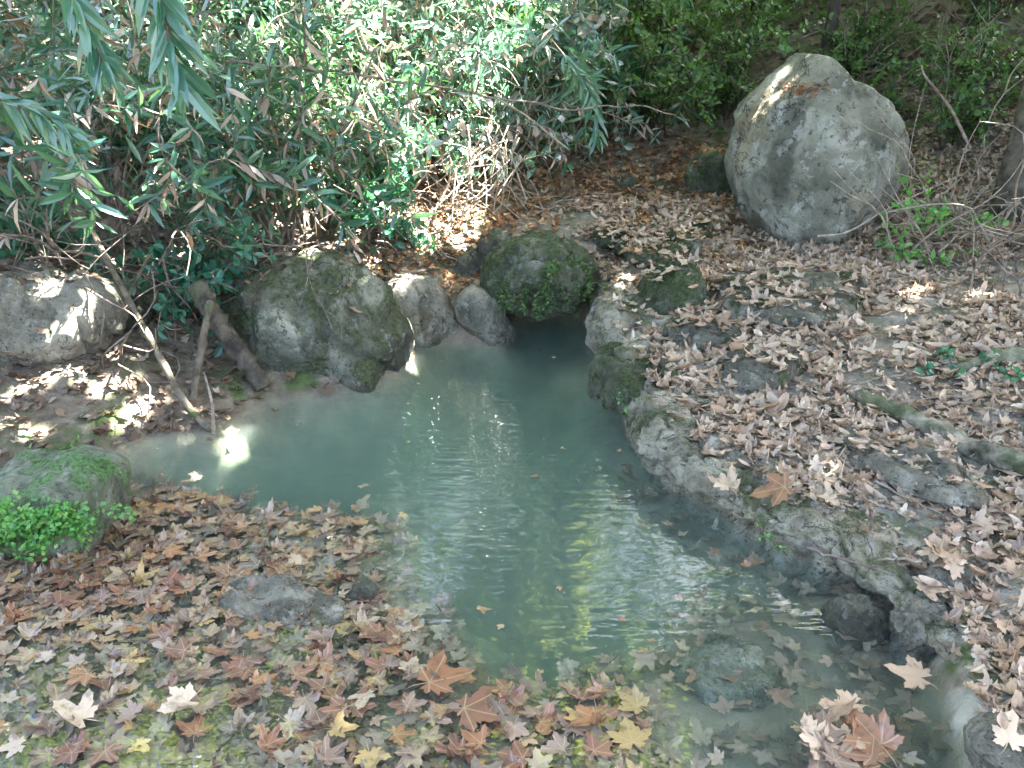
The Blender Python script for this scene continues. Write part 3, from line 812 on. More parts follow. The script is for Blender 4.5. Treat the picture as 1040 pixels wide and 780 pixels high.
def scatter_leaves(pos, size, normals, bank, seed=0):
    """one merged mesh: each point gets a leaf of the bank"""
    rg = np.random.default_rng(seed)
    N = len(pos)
    which = rg.integers(0, len(bank), N)
    Rm = rotmats(normals, rg.uniform(0, 6.283, N))
    tint = rg.uniform(0, 1, N)
    V, Fs, T, U = [], [], [], []
    off = 0
    for b, (lv, lf, lu) in enumerate(bank):
        ii = np.where(which == b)[0]
        if not len(ii): continue
        asp = np.c_[rg.uniform(0.75, 1.1, len(ii)), rg.uniform(0.8, 1.1, len(ii)), rg.uniform(0.6, 1.3, len(ii))]
        loc = lv[None] * asp[:, None, :] * size[ii][:, None, None]
        wv_ = np.einsum('nij,nkj->nki', Rm[ii], loc) + pos[ii][:, None, :]
        V.append(wv_.reshape(-1, 3))
        Fs.append((lf[None] + (off + np.arange(len(ii)) * len(lv))[:, None, None]).reshape(-1, 3))
        T.append(np.repeat(tint[ii], len(lv)))
        U.append(np.tile(lu, (len(ii), 1)))
        off += len(ii) * len(lv)
    return np.concatenate(V), np.concatenate(Fs), np.concatenate(T), np.concatenate(U)

def litter(name, label, pos, size, tilt, bank, mat, seed):
    rg = np.random.default_rng(seed)
    nrm = np.c_[rg.normal(size=(len(pos), 2)) * tilt, np.ones(len(pos))]
    v, f, t, u = scatter_leaves(pos, size, nrm, bank, seed)
    o = obj(name, mesh_np(name, v, f, {'tint': ('FLOAT', t), 'leafuv': ('FLOAT2', u)}), mat)
    return tag(o, label, 'leaf litter', kind='stuff')

def pick(n, x0, x1, y0, y1, cond, seed):
    rg = np.random.default_rng(seed)
    x = rg.uniform(x0, x1, n); y = rg.uniform(y0, y1, n)
    z, d, dd = terrain(x, y, True)
    m = cond(x, y, z, d, dd, rg.uniform(0, 1, n))
    return np.c_[x[m], y[m], z[m]]

def in_view(P, margin=60):
    px, py, dep = project(P)
    return (dep > 0.2) & (px > -margin) & (px < 1040 + margin) & (py > -margin) & (py < 780 + margin)

# leaves come to rest on top of the rocks
from mathutils.bvhtree import BVHTree
def rock_tree(names):
    V, Fs, n = [], [], 0
    for o in COL.objects:
        if o.type == 'MESH' and re_stem(o.name) in names:
            for v_ in o.data.vertices: V.append(o.location + v_.co)
            for p_ in o.data.polygons: Fs.append([q + n for q in p_.vertices])
            n = len(V)
    return BVHTree.FromPolygons(V, Fs)
def re_stem(n): return n.split('.')[0]
ROCKS = rock_tree({'rock', 'rock_ledge', 'ledge_rock', 'bank_rock', 'moss_mound', 'slab_rock', 'mossy_boulder', 'sloping_rock', 'path_stone', 'block_stone', 'fern_rock'})
BOULDER = rock_tree({'boulder'})
def on_rocks(P_, seed, share=.55):
    rg_ = np.random.default_rng(seed)
    P_ = P_.copy()
    for i in range(len(P_)):
        h_ = ROCKS.ray_cast(Vector((P_[i, 0], P_[i, 1], 2.5)), Vector((0, 0, -1)))
        if h_[0] is not None and h_[0].z > P_[i, 2]:
            if abs(h_[1].z) > .72 and rg_.uniform() < share: P_[i, 2] = h_[0].z + .008
    return P_

# ---- countable leaves close to the camera, each its own object
IND = {
    'soaked': leaf_mat('leaf_soaked_buff', [(0.27, 0.20, 0.135), (0.21, 0.155, 0.105), (0.33, 0.26, 0.18)], 0.26, 0.12, mottle=20, vein=True),
    'maroon': leaf_mat('leaf_maroon', [(0.17, 0.075, 0.05), (0.21, 0.105, 0.07), (0.15, 0.075, 0.05)], 0.35, 0.12, mottle=22, vein=True),
    'russet': leaf_mat('leaf_russet', [(0.23, 0.105, 0.055), (0.29, 0.145, 0.07), (0.20, 0.105, 0.065)], 0.38, 0.14, mottle=22, vein=True),
    'buff': leaf_mat('leaf_buff', [(0.50, 0.39, 0.27), (0.43, 0.32, 0.21), (0.55, 0.46, 0.34)], 0.5, 0.18, mottle=20, vein=True, spec=0.3),
    'brown': leaf_mat('leaf_brown', [(0.22, 0.155, 0.11), (0.17, 0.125, 0.095), (0.27, 0.19, 0.14)], 0.5, 0.15, mottle=20, vein=True, spec=0.3),
    'tan': leaf_mat('leaf_tan', [(0.42, 0.29, 0.19), (0.47, 0.34, 0.23), (0.36, 0.235, 0.15)], 0.6, 0.18, mottle=20, vein=True, spec=0.3),
    'yellow': leaf_mat('leaf_yellow', [(0.44, 0.30, 0.11), (0.36, 0.25, 0.10), (0.30, 0.22, 0.09)], 0.45, 0.2, mottle=24, vein=True),
    'sunken': leaf_mat('leaf_sunken', [(0.17, 0.135, 0.095), (0.23, 0.19, 0.135), (0.12, 0.105, 0.075)], 0.5, 0.08, mottle=20, vein=True),
}
BANKS = {'flat': LEAVES_FLAT, 'curl': LEAVES}
_lm = {}
def leaf_mesh(colour, bank, i):
    key = (colour, bank, i)
    if key not in _lm:
        v, f, u = BANKS[bank][i]
        me = mesh_np('fallen_leaf', v, f, {'leafuv': ('FLOAT2', u)})
        me.materials.append(IND[colour]); _lm[key] = me
    return _lm[key]
_proto = {}
def one_leaf(p, size, nrm, spin, colour, bank, i, label, group):
    key = (colour, bank, i)
    if key not in _proto:
        o = obj('fallen_leaf', leaf_mesh(*key)); _proto[key] = o
    else:
        o = _proto[key].copy(); COL.objects.link(o)
    m = rotmats(np.array([nrm]), np.array([spin]))[0]
    from mathutils import Matrix
    o.matrix_world = Matrix.Translation(Vector(p)) @ Matrix([[*r] for r in m]).to_4x4() @ Matrix.Diagonal((size, size, size, 1))
    tag(o, label, 'leaf', group)
    return o

# candidates: (pos, size, tilt, zone)
raft_cond = lambda x, y, z, d, dd, r: (d < 0.03) & (dd > -0.05 + 0.05 * fbm2(x, y, 6, 2, 51)) & (x < 0.32) & (fbm2(x, y, 2.6, 3, 50) + 0.35 * sstep(1.3, 2.4, y) - 0.1 > -0.25 + 0.75 * (r - 0.5)) & (r < .30 + .7 * sstep(1.55, 2.15, y + .25 * fbm2(x, y, 1.7, 2, 58)))
raft = pick(4600, -2.6, 0.4, 1.0, 3.0, raft_cond, 70)
adrift = pick(900, -2.0, 1.2, 1.2, 4.4, lambda x, y, z, d, dd, r: (d < -.02) & (dd < -.03) & (r < .05 + .2 * sstep(-.35, -.03, dd)), 78)
raft = np.concatenate([raft, adrift[:110]])
sunk_cond = lambda x, y, z, d, dd, r: (d < 0.0) & (dd > -0.16) & (z > -0.17) & (r < np.where(x < 0.3, 1.0, 0.5))
sunk = pick(6500, -2.6, 1.5, 1.0, 3.0, sunk_cond, 71)
bank_cond = lambda x, y, z, d, dd, r: (d > 0.035) & (x > 0.3) & (r < (1 - .85 * sstep(.14, .30, fbm2(x, y, 2.6, 4, 52))) * sstep(0.0, 0.2, d + 0.10 * r))
bank_l = pick(27000, 0.3, 3.6, 1.0, 6.0, bank_cond, 72)
rg = np.random.default_rng(5)
cand = []
for zone, P_, s0, s1 in (('raft', raft, .04, .086), ('sunk', sunk, .035, .08), ('bank', bank_l, .022, .082)):
    n = len(P_)
    s = s0 + (s1 - s0) * rg.power(1.1 if zone != 'bank' else 0.7, n)
    if zone == 'raft':
        P_[:, 2] = np.maximum(P_[:, 2] + 0.010, -0.011 + rg.uniform(0, 0.017, n)); s[-min(110, len(adrift)):] *= .55
    elif zone == 'sunk': P_[:, 2] = np.minimum(P_[:, 2] + 0.008 + np.maximum(-P_[:, 2] - .012, 0) * rg.uniform(0, 1, n) ** 2, -0.005)
    else:
        P_[:] = on_rocks(P_, 9, .45)
        P_[:, 2] += 0.006 + rg.uniform(0, 0.018, n)
    cand.append((zone, P_, s))
allp = []
for zone, P_, s in cand:
    px, py, dep = project(P_)
    vis = in_view(P_, -5) 
    sc = np.where(vis, s / np.maximum(dep, .3), 0)
    for i in range(len(P_)): allp.append((sc[i] * (0.72 if zone == 'sunk' else 1.0), zone, i))
allp.sort(reverse=True)
N_IND = 285
chosen = {'raft': set(), 'sunk': set(), 'bank': set()}
for sc, zone, i in allp[:N_IND]: chosen[zone].add(i)
TXT = {
    'raft': ('flat', 0.09, [('russet', 'russet plane leaf floating in the leaf raft'), ('maroon', 'dull maroon plane leaf floating in the leaf raft'),
                      ('soaked', 'pale buff plane leaf floating in the leaf raft'), ('brown', None), ('brown', 'dark brown plane leaf floating in the leaf raft'), ('maroon', None), ('brown', None), ('maroon', None), ('russet', None), ('brown', None), ('soaked', None), ('yellow', 'ochre yellow plane leaf floating in the leaf raft')]),
    'sunk': ('flat', 0.22, [('sunken', 'drab soaked plane leaf lying under the shallow clear water')]),
    'bank': ('curl', 0.24, [('tan', 'tan dry curled plane leaf on the stony bank'), ('buff', 'pale buff dry curled plane leaf on the stony bank'), ('brown', 'brown dry curled plane leaf on the stony bank'), ('tan', None)]),
}
GRP = {'raft': 'leaves floating in the raft', 'sunk': 'soaked leaves under the shallows', 'bank': 'dry leaves on the bank'}
for zone, P_, s in cand:
    bank, tl, kinds = TXT[zone]
    lab = {}
    for c, t in kinds:
        if t: lab[c] = t
    for i in sorted(chosen[zone]):
        c = kinds[rg.integers(0, len(kinds))][0]
        nrm = np.array((rg.normal() * tl, rg.normal() * tl, 1.0))
        one_leaf(P_[i], s[i], nrm, rg.uniform(0, 6.28), c, bank, int(rg.integers(0, len(BANKS[bank]))), lab[c], GRP[zone])
    rest = np.array([i for i in range(len(P_)) if i not in chosen[zone]])
    if zone == 'raft':
        litter('raft_litter', 'raft of wet plane leaves massed over the shoal', P_[rest], s[rest], 0.09, LEAVES_FLAT, M['l_raft'], 80)
    elif zone == 'sunk':
        litter('sunken_litter', 'dim carpet of soaked leaves on the shallow bed', P_[rest], s[rest], 0.2, LEAVES_FLAT, M['l_sunk'], 81)
    else:
        pc = pick(30000, 0.3, 3.6, 1.0, 5.6, lambda x, y, z, d, dd, r: (d > .05) & (r < .25 + .75 * sstep(-.2, .2, fbm2(x, y, 3, 3, 57))), 79)
        pc = on_rocks(pc, 10); pc[:, 2] += .004
        litter('leaf_crumbs', 'grey brown crumbs of broken leaves over the stony bank', pc, rg.uniform(.008, .022, len(pc)), .3, LEAVES_LO + OBLONG, M['l_crumb'], 89)
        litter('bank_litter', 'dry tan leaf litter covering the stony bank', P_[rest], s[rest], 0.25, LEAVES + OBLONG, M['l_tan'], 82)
# standout leaves
def hero(px, py, wpx, colour, bank, i, label, z=0.012, spin=0.0, tilt=(0, 0)):
    p = W(px, py, z)
    dist = np.linalg.norm(p - np.array((0, 0, CAM_H)))
    one_leaf(p, wpx / FPX * dist / 1.15, np.array((tilt[0], tilt[1], 1.0)), spin, colour, bank, i, label, 'standout leaves at the water edge')
hero(884, 745, 54, 'russet', 'flat', 2, 'big flat rusty orange plane leaf topping the little heap in the water', .03, 0.5, (-.1, -.35))
hero(822, 752, 50, 'buff', 'curl', 2, 'pale curled plane leaf in the little heap beside a rusty orange leaf', .02, 1.7, (.2, -.2))
hero(852, 722, 46, 'tan', 'curl', 3, 'tan crumpled plane leaf at the back of the little heap', .02, 2.6)
hero(842, 772, 48, 'brown', 'flat', 1, 'brown leaf half under the front of the little heap', .008, 3.6)
hero(640, 746, 46, 'yellow', 'flat', 0, 'yellow star shaped plane leaf floating alone near the water edge', .008, 0.1)
hero(598, 732, 38, 'russet', 'curl', 1, 'small orange curled leaf floating next to the yellow star leaf', .012, 2.0)
hero(484, 722, 58, 'maroon', 'flat', 3, 'broad pinkish red plane leaf at the ragged tip of the raft', .01, 4.4)
hero(922, 684, 46, 'tan', 'flat', 4, 'pinkish tan pointed leaf beside the bank in the shallow corner', .012, 1.0, (-.1, -.1))
hero(180, 716, 44, 'buff', 'curl', 4, 'whitish crumpled leaf standing up out of the raft', .03, 2.2, (.3, -.3))
hero(75, 725, 42, 'buff', 'curl', 1, 'long whitish curled leaf on the near part of the raft', .02, 1.2, (.1, -.3))
hero(450, 690, 60, 'russet', 'flat', 5, 'broad russet leaf pointing out over the open pool', .012, 5.0)
hero(735, 488, 38, 'buff', 'curl', 2, 'large pale leaf lying on the bank rim above the bend', .20, 0.4, (.1, -.2))
hero(788, 497, 40, 'russet', 'curl', 0, 'warm brown leaf standing on edge at the bank rim', .19, 1.4, (-.5, -.4))

rg_h = np.random.default_rng(61)
for q in range(16):
    hero(850 + rg_h.normal() * 30, 752 + rg_h.normal() * 14, rg_h.uniform(24, 44), ('brown', 'tan', 'russet')[q % 3], 'flat', int(rg_h.integers(0, 12)), ('brown', 'tan', 'russet')[q % 3] + ' soaked leaf packed into the little heap in the water', .004 + .001 * q, rg_h.uniform(0, 6.28), (rg_h.normal() * .15, rg_h.normal() * .15))
# ---- litter further off (too small and too many to count)
p1 = pick(9000, -1.0, 3.6, 4.6, 7.2, lambda x, y, z, d, dd, r: (d > 0.08) & (r < 0.9) & ((y > 5.8) | (x < 0.3) | (x > 0.6)), 73)
p1[:, 2] += 0.012
p1b = p1[p1[:, 0] > 1.55]; p1 = p1[p1[:, 0] <= 1.55]
litter('bank_back_litter', 'grey brown leaf litter around the foot of the huge boulder', on_rocks(p1b, 6), rg.uniform(0.03, 0.065, len(p1b)), 0.45, LEAVES_LO, M['l_tan'], 86)
p1 = on_rocks(p1, 7)
s_ = rg.uniform(0.03, 0.07, len(p1))
litter('path_litter', 'orange brown leaf litter covering the path behind the pool', p1, s_, 0.4, LEAVES_LO, M['l_orange'], 83)
p2 = pick(6500, -4.2, -0.35, 2.4, 6.2, lambda x, y, z, d, dd, r: (d > -0.02) & (r < 0.92), 74)
p2[:, 2] = np.maximum(p2[:, 2], 0) + 0.014
p2 = on_rocks(p2, 8, .35)
s_ = rg.uniform(0.03, 0.072, len(p2))
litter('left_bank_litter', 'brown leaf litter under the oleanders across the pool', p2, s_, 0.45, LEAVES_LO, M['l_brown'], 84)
p3 = pick(42000, -8, 9, 5.5, 13, lambda x, y, z, d, dd, r: (y > 6.0 + 0 * x) & (r < 0.8), 75)
p3[:, 2] += 0.02
s_ = rg.uniform(0.035, 0.09, len(p3))
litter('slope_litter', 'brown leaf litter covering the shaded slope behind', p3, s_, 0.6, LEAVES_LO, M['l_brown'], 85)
# litter caught on the top of the big boulder
p4 = []
for i in range(110):
    d_ = ray(816 + rg.normal() * 12, 92 + rg.normal() * 4)
    h_ = BOULDER.ray_cast(Vector((0, 0, CAM_H)), Vector(d_).normalized())
    if h_[0] is not None and h_[1].z > .2: p4.append(np.array(h_[0]) + np.array((0, 0, .008)))
p4 = np.array(p4)
litter('boulder_litter', 'patch of small brown leaves caught on top of the huge boulder', p4, rg.uniform(.02, .038, len(p4)), .5, LEAVES_LO, M['l_orange'], 87)

pb = np.array([W(828, 245, .36)[0], 5.55, 0])
th_ = rg.uniform(0, 6.283, 420); rr_ = rg.uniform(.46, .68, 420)
p5 = np.c_[pb[0] + np.cos(th_) * rr_ * 1.08, pb[1] + np.sin(th_) * rr_, np.zeros(420)]
p5[:, 2] = terrain(p5[:, 0], p5[:, 1]) + .01 + .12 * np.clip(.62 - rr_, 0, 1) * rg.uniform(0, 1, 420)
litter('drifted_litter', 'leaf drift banked against the foot of the huge boulder', p5, rg.uniform(.03, .06, 420), .5, LEAVES_LO, M['l_brown'], 88)

# ------------------------------------------------------------------ sticks, roots, logs
def stick(name, label, pts, r0, r1, mat, cat='branch', group=None, sides=7, wob=0.11, seed=0, n=26, jit=0.0):
    p = smooth_path(pts, n)
    rg_ = np.random.default_rng(seed)
    if jit: p[1:-1] += rg_.normal(size=p[1:-1].shape) * jit
    base = p[0].copy()
    v, f = tube_geo(p - base, np.linspace(r0, r1, n) * (1 + 0.07 * np.sin(np.arange(n) * 1.9 + seed) + 0.14 * np.random.default_rng(seed + 3).normal(size=n).clip(0, 2)), sides, True, wob, seed)
    o = obj(name, mesh_np(name, v, f), mat, loc=base)
    return tag(o, label, cat, group)

def bolt(name, label, px_pts, r0, r1, mat, **kk):
    """px_pts: (px, py, Y)"""
    return stick(name, label, [WY(*q) for q in px_pts], r0, r1, mat, **kk)

def ground_pts(px_pts, lift):
    """px,py,zguess -> point lying on the terrain"""
    out = []
    for a, b, z in px_pts:
        for _ in range(4):
            p = W(a, b, z); z = float(terrain(np.array([p[0]]), np.array([p[1]]))[0]) + lift
        out.append(W(a, b, z))
    return out
stick('weathered_log', 'long weathered grey log lying across the leafy bank', ground_pts([(872, 402, .25), (905, 416, .25), (940, 432, .25), (975, 450, .25), (1010, 464, .25), (1075, 486, .25)], .025), .026, .045, M['log'], 'log', seed=3, sides=10, wob=.1, n=34, jit=.003)
stick('mossy_root', 'mossy green root running out of the twiggy bank', ground_pts([(972, 376, .3), (995, 368, .3), (1020, 362, .3), (1080, 360, .3)], .03), .018, .04, M['log_moss'], 'root', seed=4, sides=9)
stick('short_stub', 'short upright dark stub of wood among bank leaves', [W(850, 345, .3), W(853, 322, .33) + np.array((0, 0, .02))], .02, .012, M['bark_dark'], 'stick', seed=5)
bolt('leaning_pole', 'long bare leaning pole with its foot in the pool', [(88, 225, 3.9), (120, 285, 3.75), (160, 358, 3.55), (190, 412, 3.38), (214, 436, 3.3)], .013, .016, M['stick'], seed=6)
bolt('crossing_stick', 'thin straight stick crossing behind the long bare leaning pole', [(152, 258, 3.9), (128, 305, 3.85), (100, 355, 3.8), (82, 378, 3.75)], .009, .006, M['stick'], seed=7)
bolt('upright_post', 'short upright branch standing at the water line', [(214, 306, 3.75), (207, 340, 3.65), (200, 380, 3.58), (195, 414, 3.5)], .018, .016, M['stick'], seed=8)
bolt('fallen_branch', 'thick dead trunk leaning down to the pool under the sloping rock', [(200, 290, 3.9), (220, 325, 3.8), (243, 358, 3.72), (268, 394, 3.66)], .045, .04, M['bark_mid'], cat='dead trunk', seed=9, sides=10, wob=.1)
bolt('forked_twig', 'small bare twig sticking up from the water beside the pole foot', [(217, 440, 3.27), (216, 415, 3.28), (212, 395, 3.3), (207, 378, 3.3)], .008, .003, M['twig_pale'], seed=10)
bolt('wet_stick', 'thin dark stick lying at the water line under the leaning pole', [(95, 425, 3.45), (150, 432, 3.4), (188, 420, 3.45), (205, 428, 3.4)], .009, .007, M['twig'], seed=11)
bolt('arching_branch', 'long thin arching bare branch stretching across the thicket', [(230, 62, 4.7), (330, 72, 4.8), (420, 84, 4.9), (500, 98, 5.0), (570, 110, 5.1), (650, 108, 5.2), (700, 122, 5.3)], .008, .003, M['twig'], seed=12, n=34, jit=.006)
bolt('side_branch', 'thin bare twig dipping from the long arching branch', [(505, 100, 5.0), (535, 118, 5.0), (560, 138, 5.0), (578, 152, 5.0)], .006, .003, M['twig_pale'], seed=13)
bolt('bare_branch', 'thin pale bent branch crossing the foot of the huge boulder', [(830, 240, 4.75), (860, 236, 4.75), (895, 216, 4.8), (935, 196, 4.9), (975, 178, 5.0)], .007, .003, M['twig_pale'], seed=14)
bolt('bare_branch', 'forked dead branch reaching up beside the huge boulder', [(985, 150, 4.9), (965, 110, 4.9), (940, 78, 4.9), (936, 66, 4.9)], .009, .004, M['twig'], seed=15)

rg_t = np.random.default_rng(77)
for q in range(26):
    a, b = rg_t.uniform(690, 1040), rg_t.uniform(300, 640)
    if b > 430 and a < 820: a += 180
    an = rg_t.uniform(0, 3.14); L_ = rg_t.uniform(15, 42) * b / 450
    pts = [(a + math.cos(an) * L_ * t + rg_t.normal() * 2, b + math.sin(an) * L_ * t * .6, .25) for t in (-1, -.3, .3, 1)]
    stick('twig', 'small dry twig lying loose among the leaves on the stony bank', ground_pts(pts, .03), rg_t.uniform(.003, .006), .002, M['twig'] if q % 2 else M['twig_pale'], 'twig', 'twigs on the bank', 5, .15, q, 10, .003)
# tangles of thin dead twigs
def tangle(name, label, n, centre_px, spread_px, Yr, length, mat, seed, group=None, up=0.3):
    """a dead bush: every stem a part"""
    rg_ = np.random.default_rng(seed)
    cx, cy, Yc = centre_px
    root = WY(cx, cy, Yc); root[2] = float(terrain(root[:1], root[1:2])[0])
    e = empty(name, root)
    tag(e, label, 'dead bush', group)
    for i in range(n):
        st = WY(cx + rg_.normal() * spread_px[0], cy + abs(rg_.normal()) * spread_px[1], Yc + rg_.uniform(-Yr, Yr))
        st[2] = max(float(terrain(st[:1], st[1:2])[0]) - 0.02, 0.0) if rg_.uniform() < 0.6 else st[2]
        d = norm(np.array((rg_.normal(), rg_.normal() * .6, rg_.normal() * .5 + up)))
        L = length * rg_.uniform(.5, 1.3)
        pts = [st - root]
        g = Geo()
        for q in range(5):
            d = norm(d + rg_.normal(size=3) * .35 + np.array((0, 0, -.05)))
            pts.append(pts[-1] + d * L / 5)
        p = smooth_path(pts, 12)
        r = rg_.uniform(.0035, .008)
        v, f = tube_geo(p, np.linspace(r, r * .4, 12), 4, False)
        b0 = g.add(v, f)
        for s in range(rg_.integers(1, 4)):
            t = rg_.integers(3, 10)
            dd = norm(norm(p[t + 1] - p[t]) + rg_.normal(size=3) * .7)
            sp_ = smooth_path([p[t], p[t] + dd * L * .15, p[t] + (dd + rg_.normal(size=3) * .3) * L * .32], 6)
            v2, f2 = tube_geo(sp_, np.linspace(r * .7, r * .3, 6), 4, False)
            b1 = g.add(v2, f2)
            g.f.append(np.array([[b0 + t * 4, b0 + t * 4 + 1, b1]]))
        obj('stem', g.mesh('stem'), mat, e)
    return e
tangle('dead_bush', 'dark tangle of bare twigs hanging over the long grey rock', 60, (60, 260, 3.95), (75, 30), .35, .75, M['twig'], 201)
tangle('dead_bush', 'mat of bare brown twigs under the oleanders above the sloping rock', 55, (250, 235, 4.5), (80, 25), .35, .6, M['twig'], 202)
tangle('dead_bush', 'pinkish heap of dry twigs behind the flat topped rock', 24, (430, 235, 5.3), (32, 14), .25, .4, M['twig_pale'], 203)
tangle('dead_bush', 'grey web of dead twigs on the bank beside the huge boulder', 75, (985, 215, 4.9), (40, 45), .4, .75, M['twig_pale'], 204, up=.5)
tangle('dead_bush', 'second web of thin dead twigs on the steep twiggy bank', 45, (1025, 290, 4.4), (35, 40), .35, .6, M['twig'], 205, up=.4)

tangle('dead_bush', 'dead twiggy bush on the dark slope above the huge boulder', 40, (900, 60, 7.4), (45, 20), .5, .8, M['twig'], 206, up=.5)
tangle('dead_bush', 'dead twiggy bush at the dark upper corner by the trunk', 40, (975, 90, 6.6), (45, 25), .5, .8, M['twig'], 207, up=.5)
tangle('dead_bush', 'pale dry stems hanging through the bright middle of the thicket', 95, (450, 130, 5.9), (60, 60), .4, .7, M['twig_pale'], 208, up=-.3)
tangle('dead_bush', 'pale dry stems among the sunny leaves above the teal leaved bush', 85, (330, 100, 5.6), (50, 50), .4, .7, M['twig_pale'], 209, up=-.2)
# dry cane clump
def canes(label, px, py, Yc, n, seed):
    rg_ = np.random.default_rng(seed)
    root = WY(px, py, Yc); root[2] = float(terrain(root[:1], root[1:2])[0])
    e = empty('dry_reed_clump', root); tag(e, label, 'reeds')
    for i in range(n):
        a = WY(px + rg_.normal() * 26, py - 5 - rg_.uniform(0, 85), Yc + rg_.uniform(-.2, .2)) - root
        b = a + norm(np.array((rg_.normal() * .45 - .45, rg_.normal() * .3 - .2, -1.0))) * rg_.uniform(.12, .42)
        m = (a + b) / 2 + rg_.normal(size=3) * .01
        v, f = tube_geo(smooth_path([a, m, b], 7), rg_.uniform(.0025, .0055), 5, True)
        obj('cane', mesh_np('cane', v, f), M['twig_pale'], e)
canes('clump of pale broken dry canes slanting down into the leaf pile', 500, 215, 5.5, 46, 210)

# spots where sunlight falls through gaps in the leaves
FLECKS = [  # (px, py, z, radius): gaps in the crowns that let light onto these spots
    (300, 300, .3, .10), (292, 320, .25, .08), (60, 390, .12, .09), (90, 400, .1, .09), (40, 410, .1, .08), (130, 375, .1, .07), (150, 400, .06, .08), (190, 405, .05, .07),
    (10, 440, .03, .06), (78, 320, .35, .07), (82, 345, .3, .05), (35, 322, .4, .05), (415, 290, .33, .09), (440, 292, .33, .06), (440, 225, .5, .12), (410, 235, .45, .08), (465, 215, .5, .08),
    (795, 92, 1.25, .05), (782, 100, 1.15, .05), (903, 128, 1.05, .035), (908, 145, .95, .03), (1000, 250, .6, .06), (865, 265, .36, .04), (910, 305, .35, .05), (900, 315, .35, .05),
    (290, 408, 0, .05), (235, 432, 0, .04), (415, 435, 0, .045), (215, 478, 0, .05), (340, 442, 0, .03), (630, 300, .28, .04), (700, 275, .4, .05),
    (500, 160, 1.0, .15), (440, 120, 1.2, .16), (490, 190, .7, .10), (350, 130, 1.2, .12), (330, 60, 1.6, .15), (440, 50, 1.6, .16), (280, 40, 1.6, .12), (220, 90, 1.4, .1), (540, 60, 1.6, .12), (180, 190, 1.0, .08)]
_rf = np.random.default_rng(31)
FLECKS = [(a, b, z, r if (b < 340 or a > 200) else r * .5) for a, b, z, r in FLECKS]
FLECKS = [(_rf.uniform(-10, 200), _rf.uniform(352, 445), .1, _rf.uniform(.012, .035)) for _ in range(16)] + FLECKS
tgt = np.array([W(a, b, z) if z < 0.95 else WY(a, b, 5.6 if a < 700 else 5.4) for a, b, z, r in FLECKS]); tr_ = np.array([q[3] for q in FLECKS])

def in_gap(P, extra, first=54):
    m = np.zeros(len(P), bool)
    wob = (.16 if extra > .05 else .03) * np.maximum(fbm(P * 5.0, 2, 88), -.3)
    for t_, r_ in zip(tgt[:first], tr_[:first]):
        v_ = P - t_
        al = v_ @ SUN
        m |= (np.linalg.norm(v_ - al[:, None] * SUN, axis=1) + wob < r_ + extra) & (al > 0)
    return m

# ------------------------------------------------------------------ shrubs
def leaf_shape(kind):
    if kind == 'lance':    # long narrow leaf folded along its midrib
        v = np.array([(0, 0, 0), (-.095, .30, .025), (0, .34, -.012), (.095, .30, .025), (-.085, .64, .0), (0, .68, -.03), (.085, .64, .0), (0, 1, -.09)])
        f = np.array([(0, 3, 2), (0, 2, 1), (1, 2, 5), (1, 5, 4), (2, 3, 6), (2, 6, 5), (4, 5, 7), (5, 6, 7)])
    elif kind == 'oval':
        v = np.array([(0, 0, 0), (-.26, .30, .04), (0, .4, -.02), (.26, .30, .04), (-.24, .68, .02), (.24, .68, .02), (0, 1, -.08)])
        f = np.array([(0, 3, 2), (0, 2, 1), (1, 2, 4), (2, 3, 5), (2, 5, 6), (2, 6, 4)])
    else:                  # broad five pointed
        v = np.array([(0, 0, 0), (-.5, .1, .05), (-.28, .38, 0), (-.42, .78, .04), (0, 1.05, -.05), (.42, .78, .04), (.28, .38, 0), (.5, .1, .05), (0, .42, -.03)])
        f = np.array([(8, 1, 0), (8, 2, 1), (8, 3, 2), (8, 4, 3), (8, 5, 4), (8, 6, 5), (8, 7, 6), (8, 0, 7)])
    return v, f
SHAPES = {k_: leaf_shape(k_) for k_ in ('lance', 'oval', 'broad')}

def foliage_mesh(name, base, dirs, nrm, length, kind, seed):
    rg_ = np.random.default_rng(seed)
    v, f = SHAPES[kind]
    y = norm(dirs); x = norm(np.cross(y, nrm)); z = np.cross(x, y)
    N = len(base)
    Lw = length * rg_.uniform(.85, 1.15, N)
    droop = rg_.uniform(.3, 2.2, N)
    lv = np.tile(v[None], (N, 1, 1)); lv[:, :, 2] *= droop[:, None]
    q = base[:, None] + Lw[:, None, None] * np.einsum('nk,nj->nkj', length, x * 0) if False else None
    P_ = (lv[:, :, 0:1] * x[:, None] * Lw[:, None, None] + lv[:, :, 1:2] * y[:, None] * length[:, None, None] + lv[:, :, 2:3] * z[:, None] * length[:, None, None]) + base[:, None]
    F_ = (f[None] + (np.arange(N) * len(v))[:, None, None]).reshape(-1, 3)
    t = np.repeat(rg_.uniform(0, 1, N), len(v))
    return mesh_np(name, P_.reshape(-1, 3), F_, {'tint': ('FLOAT', t)}, smooth=False)

